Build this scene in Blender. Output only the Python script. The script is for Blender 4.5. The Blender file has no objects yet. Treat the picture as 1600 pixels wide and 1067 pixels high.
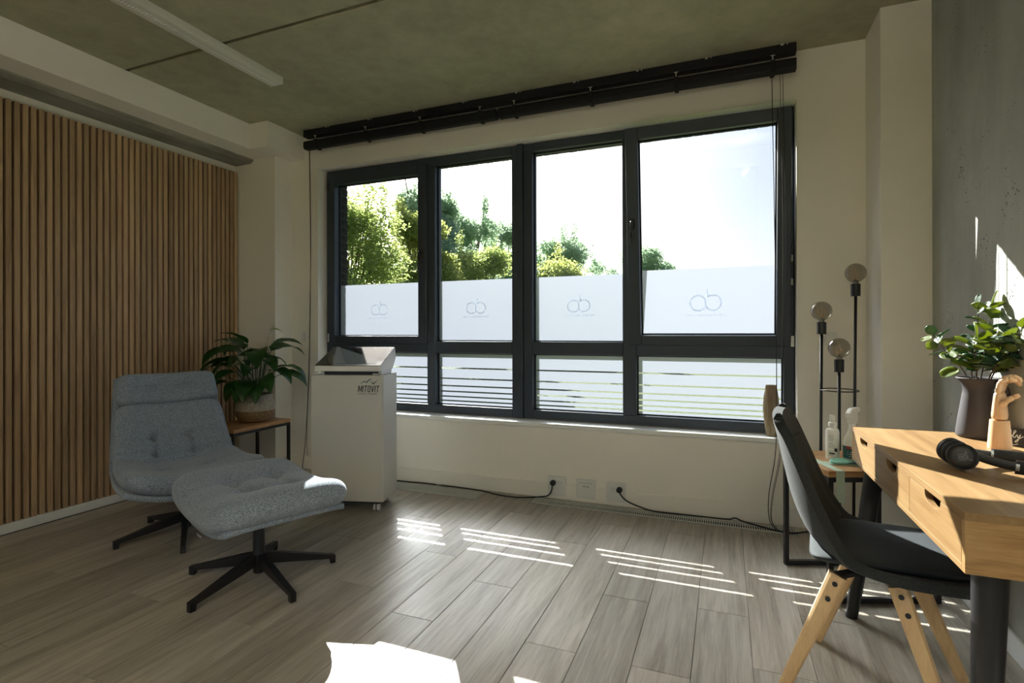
import bpy, bmesh, math, random
import numpy as np
from mathutils import Vector, Matrix
random.seed(7); rng = np.random.default_rng(7)
scn = bpy.context.scene
COL = scn.collection
R = math.radians

# ------------------------------------------------------------------ camera
F_PX, YAW, PITCH, ROLL, CAM_H = 839.547, R(21.994), R(0.063), R(-0.153), 1.135
CX, CY = 794.551, 515.591
cd = bpy.data.cameras.new('camera'); cam = bpy.data.objects.new('camera', cd); COL.objects.link(cam)
cd.sensor_width = 36.0; cd.lens = F_PX / 1600 * 36
cd.shift_x = (800 - CX) / 1600; cd.shift_y = -(533.5 - CY) / 1600
cd.clip_start = 0.02; cd.clip_end = 500
_f = Vector((-math.sin(YAW) * math.cos(PITCH), math.cos(YAW) * math.cos(PITCH), math.sin(PITCH)))
_r = Vector((math.cos(YAW), math.sin(YAW), 0)); _u = _r.cross(_f)
_r2 = _r * math.cos(ROLL) + _u * math.sin(ROLL); _u2 = -_r * math.sin(ROLL) + _u * math.cos(ROLL)
cam.matrix_world = Matrix(((_r2.x, _u2.x, -_f.x, 0), (_r2.y, _u2.y, -_f.y, 0), (_r2.z, _u2.z, -_f.z, CAM_H), (0, 0, 0, 1)))
scn.camera = cam

# ------------------------------------------------------------------ colour management, sky, sun
vs = scn.view_settings
vs.view_transform = 'Standard'; vs.look = 'None'; vs.exposure = 3.27; vs.gamma = 1.0; vs.use_curve_mapping = False
scn.cycles.use_denoising = True
scn.cycles.max_bounces = 14; scn.cycles.diffuse_bounces = 8; scn.cycles.transparent_max_bounces = 24
scn.cycles.transmission_bounces = 8; scn.cycles.glossy_bounces = 6
scn.cycles.sample_clamp_indirect = 6.0
scn.cycles.caustics_reflective = False; scn.cycles.caustics_refractive = True

SUN = Vector((0.91, -1.326, -1.0)).normalized()         # direction the sunlight travels
SUN_ELEV = math.asin(-SUN.z); SUN_AZ = math.atan2(-SUN.x, -SUN.y)   # azimuth from +Y towards +X
w = bpy.data.worlds.new('world'); scn.world = w; w.use_nodes = True
nt = w.node_tree; nt.nodes.clear()
sky = nt.nodes.new('ShaderNodeTexSky'); sky.sky_type = 'NISHITA'
sky.sun_disc = False; sky.sun_elevation = SUN_ELEV; sky.sun_rotation = SUN_AZ
sky.air_density = 0.8; sky.dust_density = 3.0; sky.ozone_density = 1.0; sky.altitude = 50
bg = nt.nodes.new('ShaderNodeBackground'); bg.inputs['Strength'].default_value = 0.0165
wo = nt.nodes.new('ShaderNodeOutputWorld')
nt.links.new(sky.outputs[0], bg.inputs[0]); nt.links.new(bg.outputs[0], wo.inputs[0])
sd = bpy.data.lights.new('sun', 'SUN'); so = bpy.data.objects.new('sun', sd); COL.objects.link(so)
sd.energy = 2.6; sd.angle = R(0.28); sd.color = (1.0, 0.95, 0.86)
so.rotation_euler = SUN.to_track_quat('-Z', 'Y').to_euler(); so.location = (-6, 12, 9)

# ------------------------------------------------------------------ materials
MATS = {}
def newmat(name):
    m = bpy.data.materials.new(name); m.use_nodes = True
    n = m.node_tree.nodes; n.clear()
    out = n.new('ShaderNodeOutputMaterial'); MATS[name] = m
    return m, n, m.node_tree.links, out
def pbr(name, col, rough=0.5, metal=0.0, spec=0.5, coat=0.0, trans=0.0):
    m, n, l, out = newmat(name)
    b = n.new('ShaderNodeBsdfPrincipled'); l.new(b.outputs[0], out.inputs[0])
    b.inputs['Base Color'].default_value = (*col, 1); b.inputs['Roughness'].default_value = rough
    b.inputs['Metallic'].default_value = metal; b.inputs['Specular IOR Level'].default_value = spec
    b.inputs['Coat Weight'].default_value = coat; b.inputs['Transmission Weight'].default_value = trans
    return m, n, l, b
def ramp(n, stops):
    r = n.new('ShaderNodeValToRGB'); e = r.color_ramp.elements
    while len(e) < len(stops): e.new(0.5)
    for i, (p, c) in enumerate(stops): e[i].position = p; e[i].color = (*c, 1)
    return r
def tex(n, l, kind='Object', scale=(1, 1, 1), rot=(0, 0, 0)):
    t = n.new('ShaderNodeTexCoord'); mp = n.new('ShaderNodeMapping')
    mp.inputs['Scale'].default_value = scale; mp.inputs['Rotation'].default_value = rot
    l.new(t.outputs[kind], mp.inputs['Vector']); return mp
def noise(n, l, vec, scale, detail=4, rough=0.55, dist=0.0):
    t = n.new('ShaderNodeTexNoise'); t.inputs['Scale'].default_value = scale; t.inputs['Detail'].default_value = detail
    t.inputs['Roughness'].default_value = rough; t.inputs['Distortion'].default_value = dist
    if vec is not None: l.new(vec, t.inputs['Vector'])
    return t
def bump(n, l, b, src, strength=0.2, dist=0.01):
    bp = n.new('ShaderNodeBump'); bp.inputs['Strength'].default_value = strength; bp.inputs['Distance'].default_value = dist
    l.new(src, bp.inputs['Height']); l.new(bp.outputs[0], b.inputs['Normal'])
def speckle(name, c1, c2, scale, rough=0.9, bmp=0.3, bdist=0.002, sheen=0.0, p=(0.35, 0.65), coord='Object'):
    m, n, l, b = pbr(name, c1, rough, spec=0.2)
    mp = tex(n, l, coord); t = noise(n, l, mp.outputs[0], scale, 3, 0.7)
    r = ramp(n, [(p[0], c1), (p[1], c2)]); l.new(t.outputs[0], r.inputs[0]); l.new(r.outputs[0], b.inputs['Base Color'])
    if bmp: bump(n, l, b, t.outputs[0], bmp, bdist)
    b.inputs['Sheen Weight'].default_value = sheen
    return m
def mixcol(n, l, fac, a, b, mode='MIX'):
    mx = n.new('ShaderNodeMix'); mx.data_type = 'RGBA'; mx.blend_type = mode
    for s, v in ((0, fac), (6, a), (7, b)):
        if hasattr(v, 'is_linked'): l.new(v, mx.inputs[s])
        else: mx.inputs[s].default_value = v if s == 0 else (*v, 1)
    return mx.outputs[2]
def woodmat(name, stops, axis='Y', rings=9.0, fine=60.0, rough=0.5, rnd=0.5, spec=0.4, stretch=0.06, huevar=0.12):
    """grain runs along `axis`; every object gets its own offset and tone"""
    m, n, l, b = pbr(name, stops[0][1], rough, spec=spec)
    t = n.new('ShaderNodeTexCoord'); oi = n.new('ShaderNodeObjectInfo')
    add = n.new('ShaderNodeVectorMath'); add.operation = 'ADD'
    cm = n.new('ShaderNodeCombineXYZ'); mul = n.new('ShaderNodeMath'); mul.operation = 'MULTIPLY'; mul.inputs[1].default_value = 37.0
    l.new(oi.outputs['Random'], mul.inputs[0])
    for i in range(3): l.new(mul.outputs[0], cm.inputs[i])
    l.new(t.outputs['Object'], add.inputs[0]); l.new(cm.outputs[0], add.inputs[1])
    sc = {'X': (stretch, 1, 1), 'Y': (1, stretch, 1), 'Z': (1, 1, stretch)}[axis]
    mp = n.new('ShaderNodeMapping'); mp.inputs['Scale'].default_value = sc; l.new(add.outputs[0], mp.inputs[0])
    n1 = noise(n, l, mp.outputs[0], rings, 3, 0.6, 1.2); n2 = noise(n, l, mp.outputs[0], fine, 4, 0.7, 0.4)
    sc2 = tuple(v if v == 1 else stretch * 0.35 for v in sc)
    mp2 = n.new('ShaderNodeMapping'); mp2.inputs['Scale'].default_value = sc2; l.new(add.outputs[0], mp2.inputs[0])
    n3 = noise(n, l, mp2.outputs[0], fine * 4, 2, 0.6)
    a1 = n.new('ShaderNodeMath'); a1.operation = 'MULTIPLY_ADD'; a1.inputs[1].default_value = 0.45
    l.new(n2.outputs[0], a1.inputs[0]); 
    a2 = n.new('ShaderNodeMath'); a2.operation = 'MULTIPLY_ADD'; a2.inputs[1].default_value = 0.22
    l.new(n3.outputs[0], a2.inputs[0])
    a3 = n.new('ShaderNodeMath'); a3.operation = 'MULTIPLY'; a3.inputs[1].default_value = 0.55; l.new(n1.outputs[0], a3.inputs[0])
    l.new(a3.outputs[0], a2.inputs[2]); l.new(a2.outputs[0], a1.inputs[2])
    r = ramp(n, stops); l.new(a1.outputs[0], r.inputs[0])
    hv = n.new('ShaderNodeHueSaturation'); l.new(r.outputs[0], hv.inputs['Color'])
    mr = n.new('ShaderNodeMapRange'); mr.inputs['To Min'].default_value = 1 - huevar * rnd * 2; mr.inputs['To Max'].default_value = 1 + huevar * rnd
    l.new(oi.outputs['Random'], mr.inputs[0]); l.new(mr.outputs[0], hv.inputs['Value'])
    l.new(hv.outputs[0], b.inputs['Base Color'])
    bump(n, l, b, a1.outputs[0], 0.12, 0.002)
    return m

m, n, l, b = pbr('paint', (0.85, 0.82, 0.75), 0.75, spec=0.25)
mp = tex(n, l); t = noise(n, l, mp.outputs[0], 180, 2); bump(n, l, b, t.outputs[0], 0.06, 0.002)
pbr('trim_white', (0.74, 0.75, 0.73), 0.4)
pbr('sill_white', (0.82, 0.83, 0.80), 0.35)
# ceiling concrete
m, n, l, b = pbr('ceiling_concrete', (0.3, 0.28, 0.2), 0.8, spec=0.2)
mp = tex(n, l); t1 = noise(n, l, mp.outputs[0], 1.1, 6, 0.62); t2 = noise(n, l, mp.outputs[0], 9, 5, 0.7)
r1 = ramp(n, [(0.3, (0.33, 0.32, 0.225)), (0.5, (0.40, 0.39, 0.275)), (0.72, (0.48, 0.465, 0.335))]); l.new(t1.outputs[0], r1.inputs[0])
r2 = ramp(n, [(0.35, (0.86, 0.86, 0.85)), (0.7, (1.06, 1.06, 1.05))]); l.new(t2.outputs[0], r2.inputs[0])
l.new(mixcol(n, l, 1.0, r1.outputs[0], r2.outputs[0], 'MULTIPLY'), b.inputs['Base Color']); bump(n, l, b, t2.outputs[0], 0.15, 0.01)
# wall concrete with pores
m, n, l, b = pbr('wall_concrete', (0.3, 0.31, 0.29), 0.75, spec=0.25)
mp = tex(n, l); t1 = noise(n, l, mp.outputs[0], 1.6, 6, 0.65); t2 = noise(n, l, mp.outputs[0], 14, 5, 0.75)
mv = tex(n, l, scale=(1, 1, 0.25)); tv = noise(n, l, mv.outputs[0], 6, 4, 0.6)
r1 = ramp(n, [(0.3, (0.36, 0.375, 0.345)), (0.55, (0.43, 0.445, 0.415)), (0.75, (0.52, 0.53, 0.505))]); l.new(t1.outputs[0], r1.inputs[0])
r2 = ramp(n, [(0.3, (0.85, 0.85, 0.85)), (0.7, (1.08, 1.08, 1.08))]); l.new(tv.outputs[0], r2.inputs[0])
c1 = mixcol(n, l, 1.0, r1.outputs[0], r2.outputs[0], 'MULTIPLY')
vo = n.new('ShaderNodeTexVoronoi'); vo.inputs['Scale'].default_value = 62; vo.inputs['Randomness'].default_value = 1.0; l.new(mp.outputs[0], vo.inputs['Vector'])
tp = noise(n, l, mp.outputs[0], 7, 2)
ms = n.new('ShaderNodeMath'); ms.operation = 'MULTIPLY_ADD'; ms.inputs[1].default_value = -1.15; ms.inputs[2].default_value = 0.60; l.new(tp.outputs[0], ms.inputs[0])
lt = n.new('ShaderNodeMath'); lt.operation = 'LESS_THAN'; l.new(vo.outputs['Distance'], lt.inputs[0]); l.new(ms.outputs[0], lt.inputs[1])
l.new(mixcol(n, l, lt.outputs[0], c1, (0.07, 0.07, 0.06)), b.inputs['Base Color']); bump(n, l, b, t2.outputs[0], 0.12, 0.006)
# beam concrete (board-marked)
m, n, l, b = pbr('beam_concrete', (0.3, 0.29, 0.25), 0.85, spec=0.2)
mp = tex(n, l, scale=(1, 0.25, 1)); t1 = noise(n, l, mp.outputs[0], 11, 6, 0.7)
r1 = ramp(n, [(0.3, (0.20, 0.19, 0.155)), (0.6, (0.33, 0.315, 0.265)), (0.8, (0.40, 0.385, 0.33))]); l.new(t1.outputs[0], r1.inputs[0]); l.new(r1.outputs[0], b.inputs['Base Color'])
bump(n, l, b, t1.outputs[0], 0.3, 0.01)

woodmat('floor_oak', [(0.36, (0.165, 0.135, 0.100)), (0.52, (0.31, 0.272, 0.218)), (0.68, (0.44, 0.400, 0.342)), (0.84, (0.53, 0.490, 0.432))], 'Y', 9.0, 48, 0.42, 0.6, 0.5, 0.07, 0.13)
woodmat('slat_oak', [(0.40, (0.27, 0.165, 0.085)), (0.60, (0.50, 0.335, 0.19)), (0.82, (0.62, 0.45, 0.27))], 'Z', 12, 70, 0.55, 0.9, 0.3, 0.05, 0.16)
woodmat('desk_oak', [(0.38, (0.125, 0.062, 0.022)), (0.55, (0.265, 0.155, 0.066)), (0.78, (0.365, 0.236, 0.112))], 'Y', 9, 60, 0.38, 0.2, 0.5, 0.06, 0.08)
woodmat('desk_oak_end', [(0.40, (0.19, 0.092, 0.032)), (0.55, (0.40, 0.235, 0.098)), (0.76, (0.53, 0.345, 0.165))], 'X', 11, 60, 0.4, 0.2, 0.5, 0.09, 0.08)
woodmat('table_wood', [(0.36, (0.200, 0.095, 0.035)), (0.56, (0.400, 0.215, 0.085)), (0.8, (0.52, 0.31, 0.14))], 'X', 11, 60, 0.45, 0.5, 0.4, 0.07, 0.12)
woodmat('beech', [(0.38, (0.56, 0.37, 0.19)), (0.6, (0.69, 0.48, 0.265)), (0.8, (0.76, 0.56, 0.33))], 'Z', 9, 60, 0.5, 0.3, 0.4, 0.05, 0.06)
woodmat('hand_wood', [(0.38, (0.66, 0.40, 0.225)), (0.6, (0.76, 0.50, 0.30)), (0.8, (0.80, 0.56, 0.36))], 'Z', 10, 70, 0.5, 0.3, 0.4, 0.05, 0.05)
woodmat('vase_wood', [(0.34, (0.13, 0.095, 0.055)), (0.55, (0.30, 0.235, 0.145)), (0.78, (0.46, 0.38, 0.25))], 'Z', 30, 90, 0.45, 0.3, 0.4, 0.08, 0.05)
pbr('felt_black', (0.006, 0.006, 0.006), 0.95, spec=0.1)
pbr('frame_anthracite', (0.036, 0.048, 0.066), 0.38, spec=0.45)
pbr('gasket', (0.008, 0.008, 0.009), 0.6)
pbr('black_metal', (0.012, 0.012, 0.014), 0.42)
pbr('blind_black', (0.008, 0.008, 0.010), 0.6, spec=0.3)
pbr('cord_black', (0.012, 0.012, 0.012), 0.6)
pbr('cord_grey', (0.10, 0.09, 0.07), 0.7)
pbr('steel', (0.55, 0.55, 0.53), 0.35, metal=1.0)
pbr('nickel_clip', (0.6, 0.6, 0.58), 0.4, metal=0.6)
pbr('plastic_white', (0.72, 0.72, 0.68), 0.4)
pbr('plastic_shade', (0.42, 0.42, 0.39), 0.5)
pbr('hole_dark', (0.015, 0.015, 0.015), 0.7)
pbr('cabinet_white', (0.60, 0.59, 0.56), 0.42)
pbr('device_white', (0.78, 0.78, 0.77), 0.3)
pbr('device_dark', (0.02, 0.028, 0.035), 0.4)
pbr('screen_glass', (0.03, 0.035, 0.035), 0.06, spec=0.8)
pbr('screen_bezel', (0.022, 0.022, 0.024), 0.12, spec=0.6)
pbr('paper', (0.62, 0.60, 0.60), 0.6)
pbr('print_black', (0.02, 0.02, 0.02), 0.6)
pbr('print_teal', (0.02, 0.10, 0.16), 0.6)
pbr('print_grey', (0.35, 0.37, 0.39), 0.7)
pbr('grille_metal', (0.58, 0.59, 0.56), 0.45, metal=0.1)
pbr('grille_dark', (0.008, 0.008, 0.008), 0.9)
pbr('caster_grey', (0.35, 0.35, 0.35), 0.5)
pbr('caster_hub', (0.7, 0.7, 0.7), 0.4)
pbr('jug_slate', (0.050, 0.046, 0.052), 0.62, spec=0.35)
pbr('headphone_black', (0.014, 0.015, 0.017), 0.42)
pbr('headphone_gloss', (0.02, 0.022, 0.026), 0.18)
pbr('headphone_print', (0.10, 0.105, 0.11), 0.35)
pbr('headphone_pad', (0.012, 0.012, 0.014), 0.7)
pbr('chalk_black', (0.018, 0.019, 0.020), 0.6)
pbr('chalk_white', (0.8, 0.8, 0.78), 0.8)
pbr('bottle_white', (0.80, 0.79, 0.74), 0.35)
pbr('label_teal', (0.015, 0.10, 0.11), 0.5)
pbr('label_white', (0.75, 0.74, 0.68), 0.5)
pbr('label_red', (0.45, 0.02, 0.03), 0.5)
pbr('tape_green', (0.42, 0.53, 0.42), 0.6)
pbr('sachet_aqua', (0.36, 0.78, 0.70), 0.25, spec=0.6)
pbr('sachet_blue', (0.10, 0.40, 0.66), 0.25, spec=0.6)
pbr('luminaire_white', (0.66, 0.66, 0.60), 0.45)
pbr('louvre', (0.85, 0.85, 0.82), 0.35)
pbr('soil', (0.03, 0.02, 0.012), 0.95)
speckle('lounge_fabric', (0.045, 0.065, 0.095), (0.50, 0.58, 0.69), 270, 0.95, 0.5, 0.003, 0.25, (0.33, 0.70))
speckle('shell_fabric', (0.014, 0.017, 0.019), (0.044, 0.049, 0.052), 420, 0.9, 0.3, 0.0015, 0.08)
speckle('shell_seat', (0.016, 0.022, 0.027), (0.030, 0.038, 0.043), 420, 0.75, 0.25, 0.001, 0.05)
speckle('brick_dark', (0.022, 0.021, 0.022), (0.060, 0.055, 0.054), 40, 0.9, 0.4, 0.004)
pbr('mortar', (0.075, 0.07, 0.065), 0.95)
speckle('plaster_outside', (0.20, 0.19, 0.18), (0.28, 0.27, 0.25), 20, 0.9, 0.2)
speckle('grass', (0.045, 0.062, 0.020), (0.095, 0.118, 0.040), 9, 0.95, 0.4, 0.05)
speckle('bark', (0.05, 0.035, 0.022), (0.13, 0.095, 0.065), 30, 0.95, 0.6, 0.01)
# basket: woven upper light, lower darker band
m, n, l, b = pbr('basket', (0.5, 0.42, 0.3), 0.85, spec=0.2)
tc = n.new('ShaderNodeTexCoord'); sp = n.new('ShaderNodeSeparateXYZ'); l.new(tc.outputs['Object'], sp.inputs[0])
wv = n.new('ShaderNodeTexWave'); wv.wave_type = 'BANDS'; wv.bands_direction = 'Z'; wv.inputs['Scale'].default_value = 34; wv.inputs['Distortion'].default_value = 2.5; wv.inputs['Detail'].default_value = 3
l.new(tc.outputs['Object'], wv.inputs[0])
nn = noise(n, l, tc.outputs['Object'], 70, 3)
stp = n.new('ShaderNodeMath'); stp.operation = 'LESS_THAN'; stp.inputs[1].default_value = 0.088; l.new(sp.outputs[2], stp.inputs[0])
lo = ramp(n, [(0.3, (0.20, 0.125, 0.060)), (0.7, (0.36, 0.25, 0.135))]); hi = ramp(n, [(0.3, (0.36, 0.31, 0.24)), (0.7, (0.60, 0.54, 0.44))])
l.new(nn.outputs[0], lo.inputs[0]); l.new(nn.outputs[0], hi.inputs[0])
l.new(mixcol(n, l, stp.outputs[0], hi.outputs[0], lo.outputs[0]), b.inputs['Base Color']); bump(n, l, b, wv.outputs[0], 0.6, 0.006)
def leafmat(name, dark, light, tr, rough=0.4, trw=0.35, scale=3.0):
    m, n, l, out = newmat(name)
    b = n.new('ShaderNodeBsdfPrincipled'); tl = n.new('ShaderNodeBsdfTranslucent'); mx = n.new('ShaderNodeMixShader')
    tc = n.new('ShaderNodeTexCoord'); t = noise(n, l, tc.outputs['Object'], scale, 3)
    r = ramp(n, [(0.3, dark), (0.7, light)]); l.new(t.outputs[0], r.inputs[0]); l.new(r.outputs[0], b.inputs['Base Color'])
    b.inputs['Roughness'].default_value = rough
    tl.inputs[0].default_value = (*tr, 1); mx.inputs[0].default_value = trw
    l.new(b.outputs[0], mx.inputs[1]); l.new(tl.outputs[0], mx.inputs[2]); l.new(mx.outputs[0], out.inputs[0])
    return m
leafmat('lily_leaf', (0.010, 0.040, 0.010), (0.030, 0.105, 0.022), (0.05, 0.16, 0.02), 0.28, 0.25, 12)
leafmat('lily_vein', (0.05, 0.13, 0.04), (0.06, 0.15, 0.05), (0.05, 0.16, 0.02), 0.4, 0.25, 12)
leafmat('lily_flower', (0.45, 0.50, 0.30), (0.60, 0.62, 0.42), (0.4, 0.5, 0.2), 0.5, 0.3, 12)
leafmat('euc_leaf', (0.095, 0.155, 0.045), (0.20, 0.255, 0.085), (0.42, 0.48, 0.07), 0.5, 0.45, 25)
leafmat('euc_leaf_dark', (0.035, 0.085, 0.045), (0.085, 0.145, 0.085), (0.10, 0.22, 0.05), 0.5, 0.35, 25)
leafmat('hazel_foliage', (0.137, 0.195, 0.062), (0.260, 0.319, 0.124), (0.546, 0.650, 0.221), 0.6, 0.55, 1.5)
leafmat('oak_foliage', (0.20, 0.29, 0.21), (0.34, 0.44, 0.32), (0.62, 0.78, 0.56), 0.6, 0.58, 0.8)
leafmat('yellow_foliage', (0.163, 0.215, 0.058), (0.293, 0.338, 0.117), (0.585, 0.650, 0.208), 0.6, 0.55, 1.5)
# clear glazing: straight-through with a faint mirror
def glazing(name, tint, refl):
    m, n, l, out = newmat(name)
    tr = n.new('ShaderNodeBsdfTransparent'); tr.inputs[0].default_value = (*tint, 1)
    gl = n.new('ShaderNodeBsdfGlossy'); gl.inputs['Roughness'].default_value = 0.02
    lw = n.new('ShaderNodeLayerWeight'); lw.inputs['Blend'].default_value = 0.5
    pw = n.new('ShaderNodeMath'); pw.operation = 'POWER'; pw.inputs[1].default_value = 5.0; l.new(lw.outputs['Facing'], pw.inputs[0])
    mu = n.new('ShaderNodeMath'); mu.operation = 'MULTIPLY_ADD'; mu.inputs[1].default_value = refl * 0.9; mu.inputs[2].default_value = refl * 0.05; l.new(pw.outputs[0], mu.inputs[0])
    mx = n.new('ShaderNodeMixShader'); l.new(mu.outputs[0], mx.inputs[0]); l.new(tr.outputs[0], mx.inputs[1]); l.new(gl.outputs[0], mx.inputs[2])
    l.new(mx.outputs[0], out.inputs[0])
glazing('window_glass', (0.93, 0.96, 0.97), 0.6)
glazing('bulb_smoke', (0.66, 0.63, 0.58), 1.3)
# frosted film: one thin sheet that scatters sunlight mostly forwards
m, n, l, out = newmat('frosted_film')
tl = n.new('ShaderNodeBsdfTranslucent'); tl.inputs[0].default_value = (0.50, 0.54, 0.67, 1)
df = n.new('ShaderNodeBsdfDiffuse'); df.inputs[0].default_value = (0.72, 0.78, 0.84, 1)
rf = n.new('ShaderNodeBsdfRefraction'); rf.inputs['Color'].default_value = (0.33, 0.35, 0.38, 1); rf.inputs['Roughness'].default_value = 1.0; rf.inputs['IOR'].default_value = 1.22
mx = n.new('ShaderNodeMixShader'); mx.inputs[0].default_value = 0.25
l.new(tl.outputs[0], mx.inputs[1]); l.new(df.outputs[0], mx.inputs[2])
mx2 = n.new('ShaderNodeMixShader'); mx2.inputs[0].default_value = 0.68
l.new(mx.outputs[0], mx2.inputs[1]); l.new(rf.outputs[0], mx2.inputs[2]); l.new(mx2.outputs[0], out.inputs[0])
m, n, l, out = newmat('film_print')
tl = n.new('ShaderNodeBsdfTranslucent'); tl.inputs[0].default_value = (0.56, 0.60, 0.65, 1)
l.new(tl.outputs[0], out.inputs[0])
pbr('filament', (0.8, 0.45, 0.15), 0.4, metal=0.6)

# ------------------------------------------------------------------ mesh helpers
class MB:
    def __init__(s): s.v = []; s.f = []
    def add(s, vs, fs):
        o = len(s.v); s.v += [tuple(v) for v in vs]; s.f += [tuple(i + o for i in f) for f in fs]; return s
    def box(s, x0, x1, y0, y1, z0, z1, M=None):
        vs = [Vector((x, y, z)) for z in (z0, z1) for y in (y0, y1) for x in (x0, x1)]
        if M is not None: vs = [M @ v for v in vs]
        return s.add(vs, [(0, 2, 3, 1), (4, 5, 7, 6), (0, 1, 5, 4), (2, 6, 7, 3), (0, 4, 6, 2), (1, 3, 7, 5)])
    def ring_loft(s, rings, cap=True, closed=True):
        o = len(s.v); k = len(rings[0])
        for r in rings: s.v += [tuple(p) for p in r]
        for i in range(len(rings) - 1):
            for j in range(k if closed else k - 1):
                a = o + i * k + j; b_ = o + i * k + (j + 1) % k
                s.f.append((a, b_, b_ + k, a + k))
        if cap:
            s.f.append(tuple(o + j for j in range(k))[::-1]); e = o + (len(rings) - 1) * k
            s.f.append(tuple(e + j for j in range(k)))
        return s
    def tube(s, pts, rad, n=8, cap=True, up=None):
        pts = [Vector(p) for p in pts]; rads = rad if isinstance(rad, (list, tuple)) else [rad] * len(pts)
        rings = []; ref = Vector(up) if up else None
        for i, p in enumerate(pts):
            d = (pts[min(i + 1, len(pts) - 1)] - pts[max(i - 1, 0)]).normalized()
            if ref is None: ref = Vector((0, 0, 1)) if abs(d.z) < 0.9 else Vector((1, 0, 0))
            a = d.cross(ref); a = a.normalized() if a.length > 1e-6 else d.orthogonal().normalized()
            c = d.cross(a).normalized(); ref = -c if False else ref
            rings.append([p + (a * math.cos(t) + c * math.sin(t)) * rads[i] for t in [2 * math.pi * j / n for j in range(n)]])
        return s.ring_loft(rings, cap)
    def bar(s, p0, p1, w0, h0, w1=None, h1=None, up=(0, 0, 1), ch=0.0):
        p0, p1 = Vector(p0), Vector(p1); w1 = w0 if w1 is None else w1; h1 = h0 if h1 is None else h1
        d = (p1 - p0).normalized(); a = d.cross(Vector(up)); a = a.normalized() if a.length > 1e-6 else d.orthogonal().normalized(); c = a.cross(d)
        def ring(p, w_, h_):
            if ch:
                k = ch; q = [(-1, -1 + k), (-1 + k, -1), (1 - k, -1), (1, -1 + k), (1, 1 - k), (1 - k, 1), (-1 + k, 1), (-1, 1 - k)]
            else: q = [(-1, -1), (1, -1), (1, 1), (-1, 1)]
            return [p + a * (x * w_ / 2) + c * (y * h_ / 2) for x, y in q]
        return s.ring_loft([ring(p0, w0, h0), ring(p1, w1, h1)])
    def lathe(s, prof, n=24, c=(0, 0, 0), cap=True):
        rings = [[(c[0] + r * math.cos(2 * math.pi * j / n), c[1] + r * math.sin(2 * math.pi * j / n), c[2] + z) for j in range(n)] for r, z in prof]
        return s.ring_loft(rings, cap)
    def prism(s, poly, axis, a0, a1):
        """poly: 2-D outline; axis: extrusion axis; the two other axes in order"""
        def P(u, v, a): return {'X': (a, u, v), 'Y': (u, a, v), 'Z': (u, v, a)}[axis]
        return s.ring_loft([[P(u, v, a0) for u, v in poly], [P(u, v, a1) for u, v in poly]])
    def grid(s, pts):
        o = len(s.v); nv = len(pts); nu = len(pts[0])
        for row in pts: s.v += [tuple(p) for p in row]
        for i in range(nv - 1):
            for j in range(nu - 1):
                a = o + i * nu + j; s.f.append((a, a + 1, a + nu + 1, a + nu))
        return s
    def mesh(s, name, recalc=True):
        me = bpy.data.meshes.new(name); me.from_pydata(s.v, [], s.f); me.update()
        if not recalc: return me
        bm = bmesh.new(); bm.from_mesh(me); bmesh.ops.recalc_face_normals(bm, faces=bm.faces); bm.to_mesh(me); bm.free()
        return me
    def build(s, name, mat, parent=None, smooth=False, bevel=0.0, seg=2, sub=0, solid=0.0, loc=None, weld=False, flat=False):
        me = s.mesh(name, not flat)
        if weld:
            bm = bmesh.new(); bm.from_mesh(me); bmesh.ops.remove_doubles(bm, verts=bm.verts, dist=1e-5); bmesh.ops.recalc_face_normals(bm, faces=bm.faces); bm.to_mesh(me); bm.free()
        return link(name, me, mat, parent, smooth, bevel, seg, sub, solid, loc)
def link(name, me, mat, parent=None, smooth=False, bevel=0.0, seg=2, sub=0, solid=0.0, loc=None):
    o = bpy.data.objects.new(name, me); COL.objects.link(o)
    if mat and not me.materials: me.materials.append(MATS[mat])
    if parent: o.parent = parent
    if loc is not None: o.location = loc
    if solid:
        md = o.modifiers.new('solid', 'SOLIDIFY'); md.thickness = solid; md.offset = 0
    if bevel:
        md = o.modifiers.new('bevel', 'BEVEL'); md.width = bevel; md.segments = seg; md.limit_method = 'ANGLE'; md.angle_limit = R(40)
    if sub:
        md = o.modifiers.new('sub', 'SUBSURF'); md.levels = sub; md.render_levels = sub
    if smooth or sub:
        me.polygons.foreach_set('use_smooth', [True] * len(me.polygons))
        if smooth == 'angle': me.set_sharp_from_angle(angle=R(40))
    return o
def tag(o, label, cat, group=None):
    o['label'] = label; o['category'] = cat
    if group: o['group'] = group
    return o
def struct(o, label=None):
    o['kind'] = 'structure'
    if label: o['label'] = label
    return o
def empty(name, loc=(0, 0, 0), rz=0.0):
    e = bpy.data.objects.new(name, None); COL.objects.link(e); e.location = loc; e.rotation_euler = (0, 0, rz); e.empty_display_size = 0.1
    return e
def thing(name, label, cat, loc=(0, 0, 0), rz=0.0, group=None):
    return tag(empty(name, loc, rz), label, cat, group)
def B(name, mat, parent, x0, x1, y0, y1, z0, z1, bevel=0.0, seg=2):
    return MB().box(x0, x1, y0, y1, z0, z1).build(name, mat, parent, bevel=bevel, seg=seg)
def text_mesh(txt, size, bold=0.0, sx=1.0, shear=0.0, extrude=0.0004, spacing=1.0):
    c = bpy.data.curves.new('lettering', 'FONT'); c.body = txt; c.size = size; c.offset = bold; c.shear = shear; c.extrude = extrude; c.space_character = spacing
    c.resolution_u = 3
    o = bpy.data.objects.new('lettering', c); COL.objects.link(o)
    bpy.context.view_layer.update()
    me = bpy.data.meshes.new_from_object(o.evaluated_get(bpy.context.evaluated_depsgraph_get()))
    bpy.data.objects.remove(o); bpy.data.curves.remove(c)
    xs = [v.co.x for v in me.vertices]; x0, x1 = min(xs), max(xs)
    for v in me.vertices: v.co.x = (v.co.x - (x0 + x1) / 2) * sx
    return me
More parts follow.
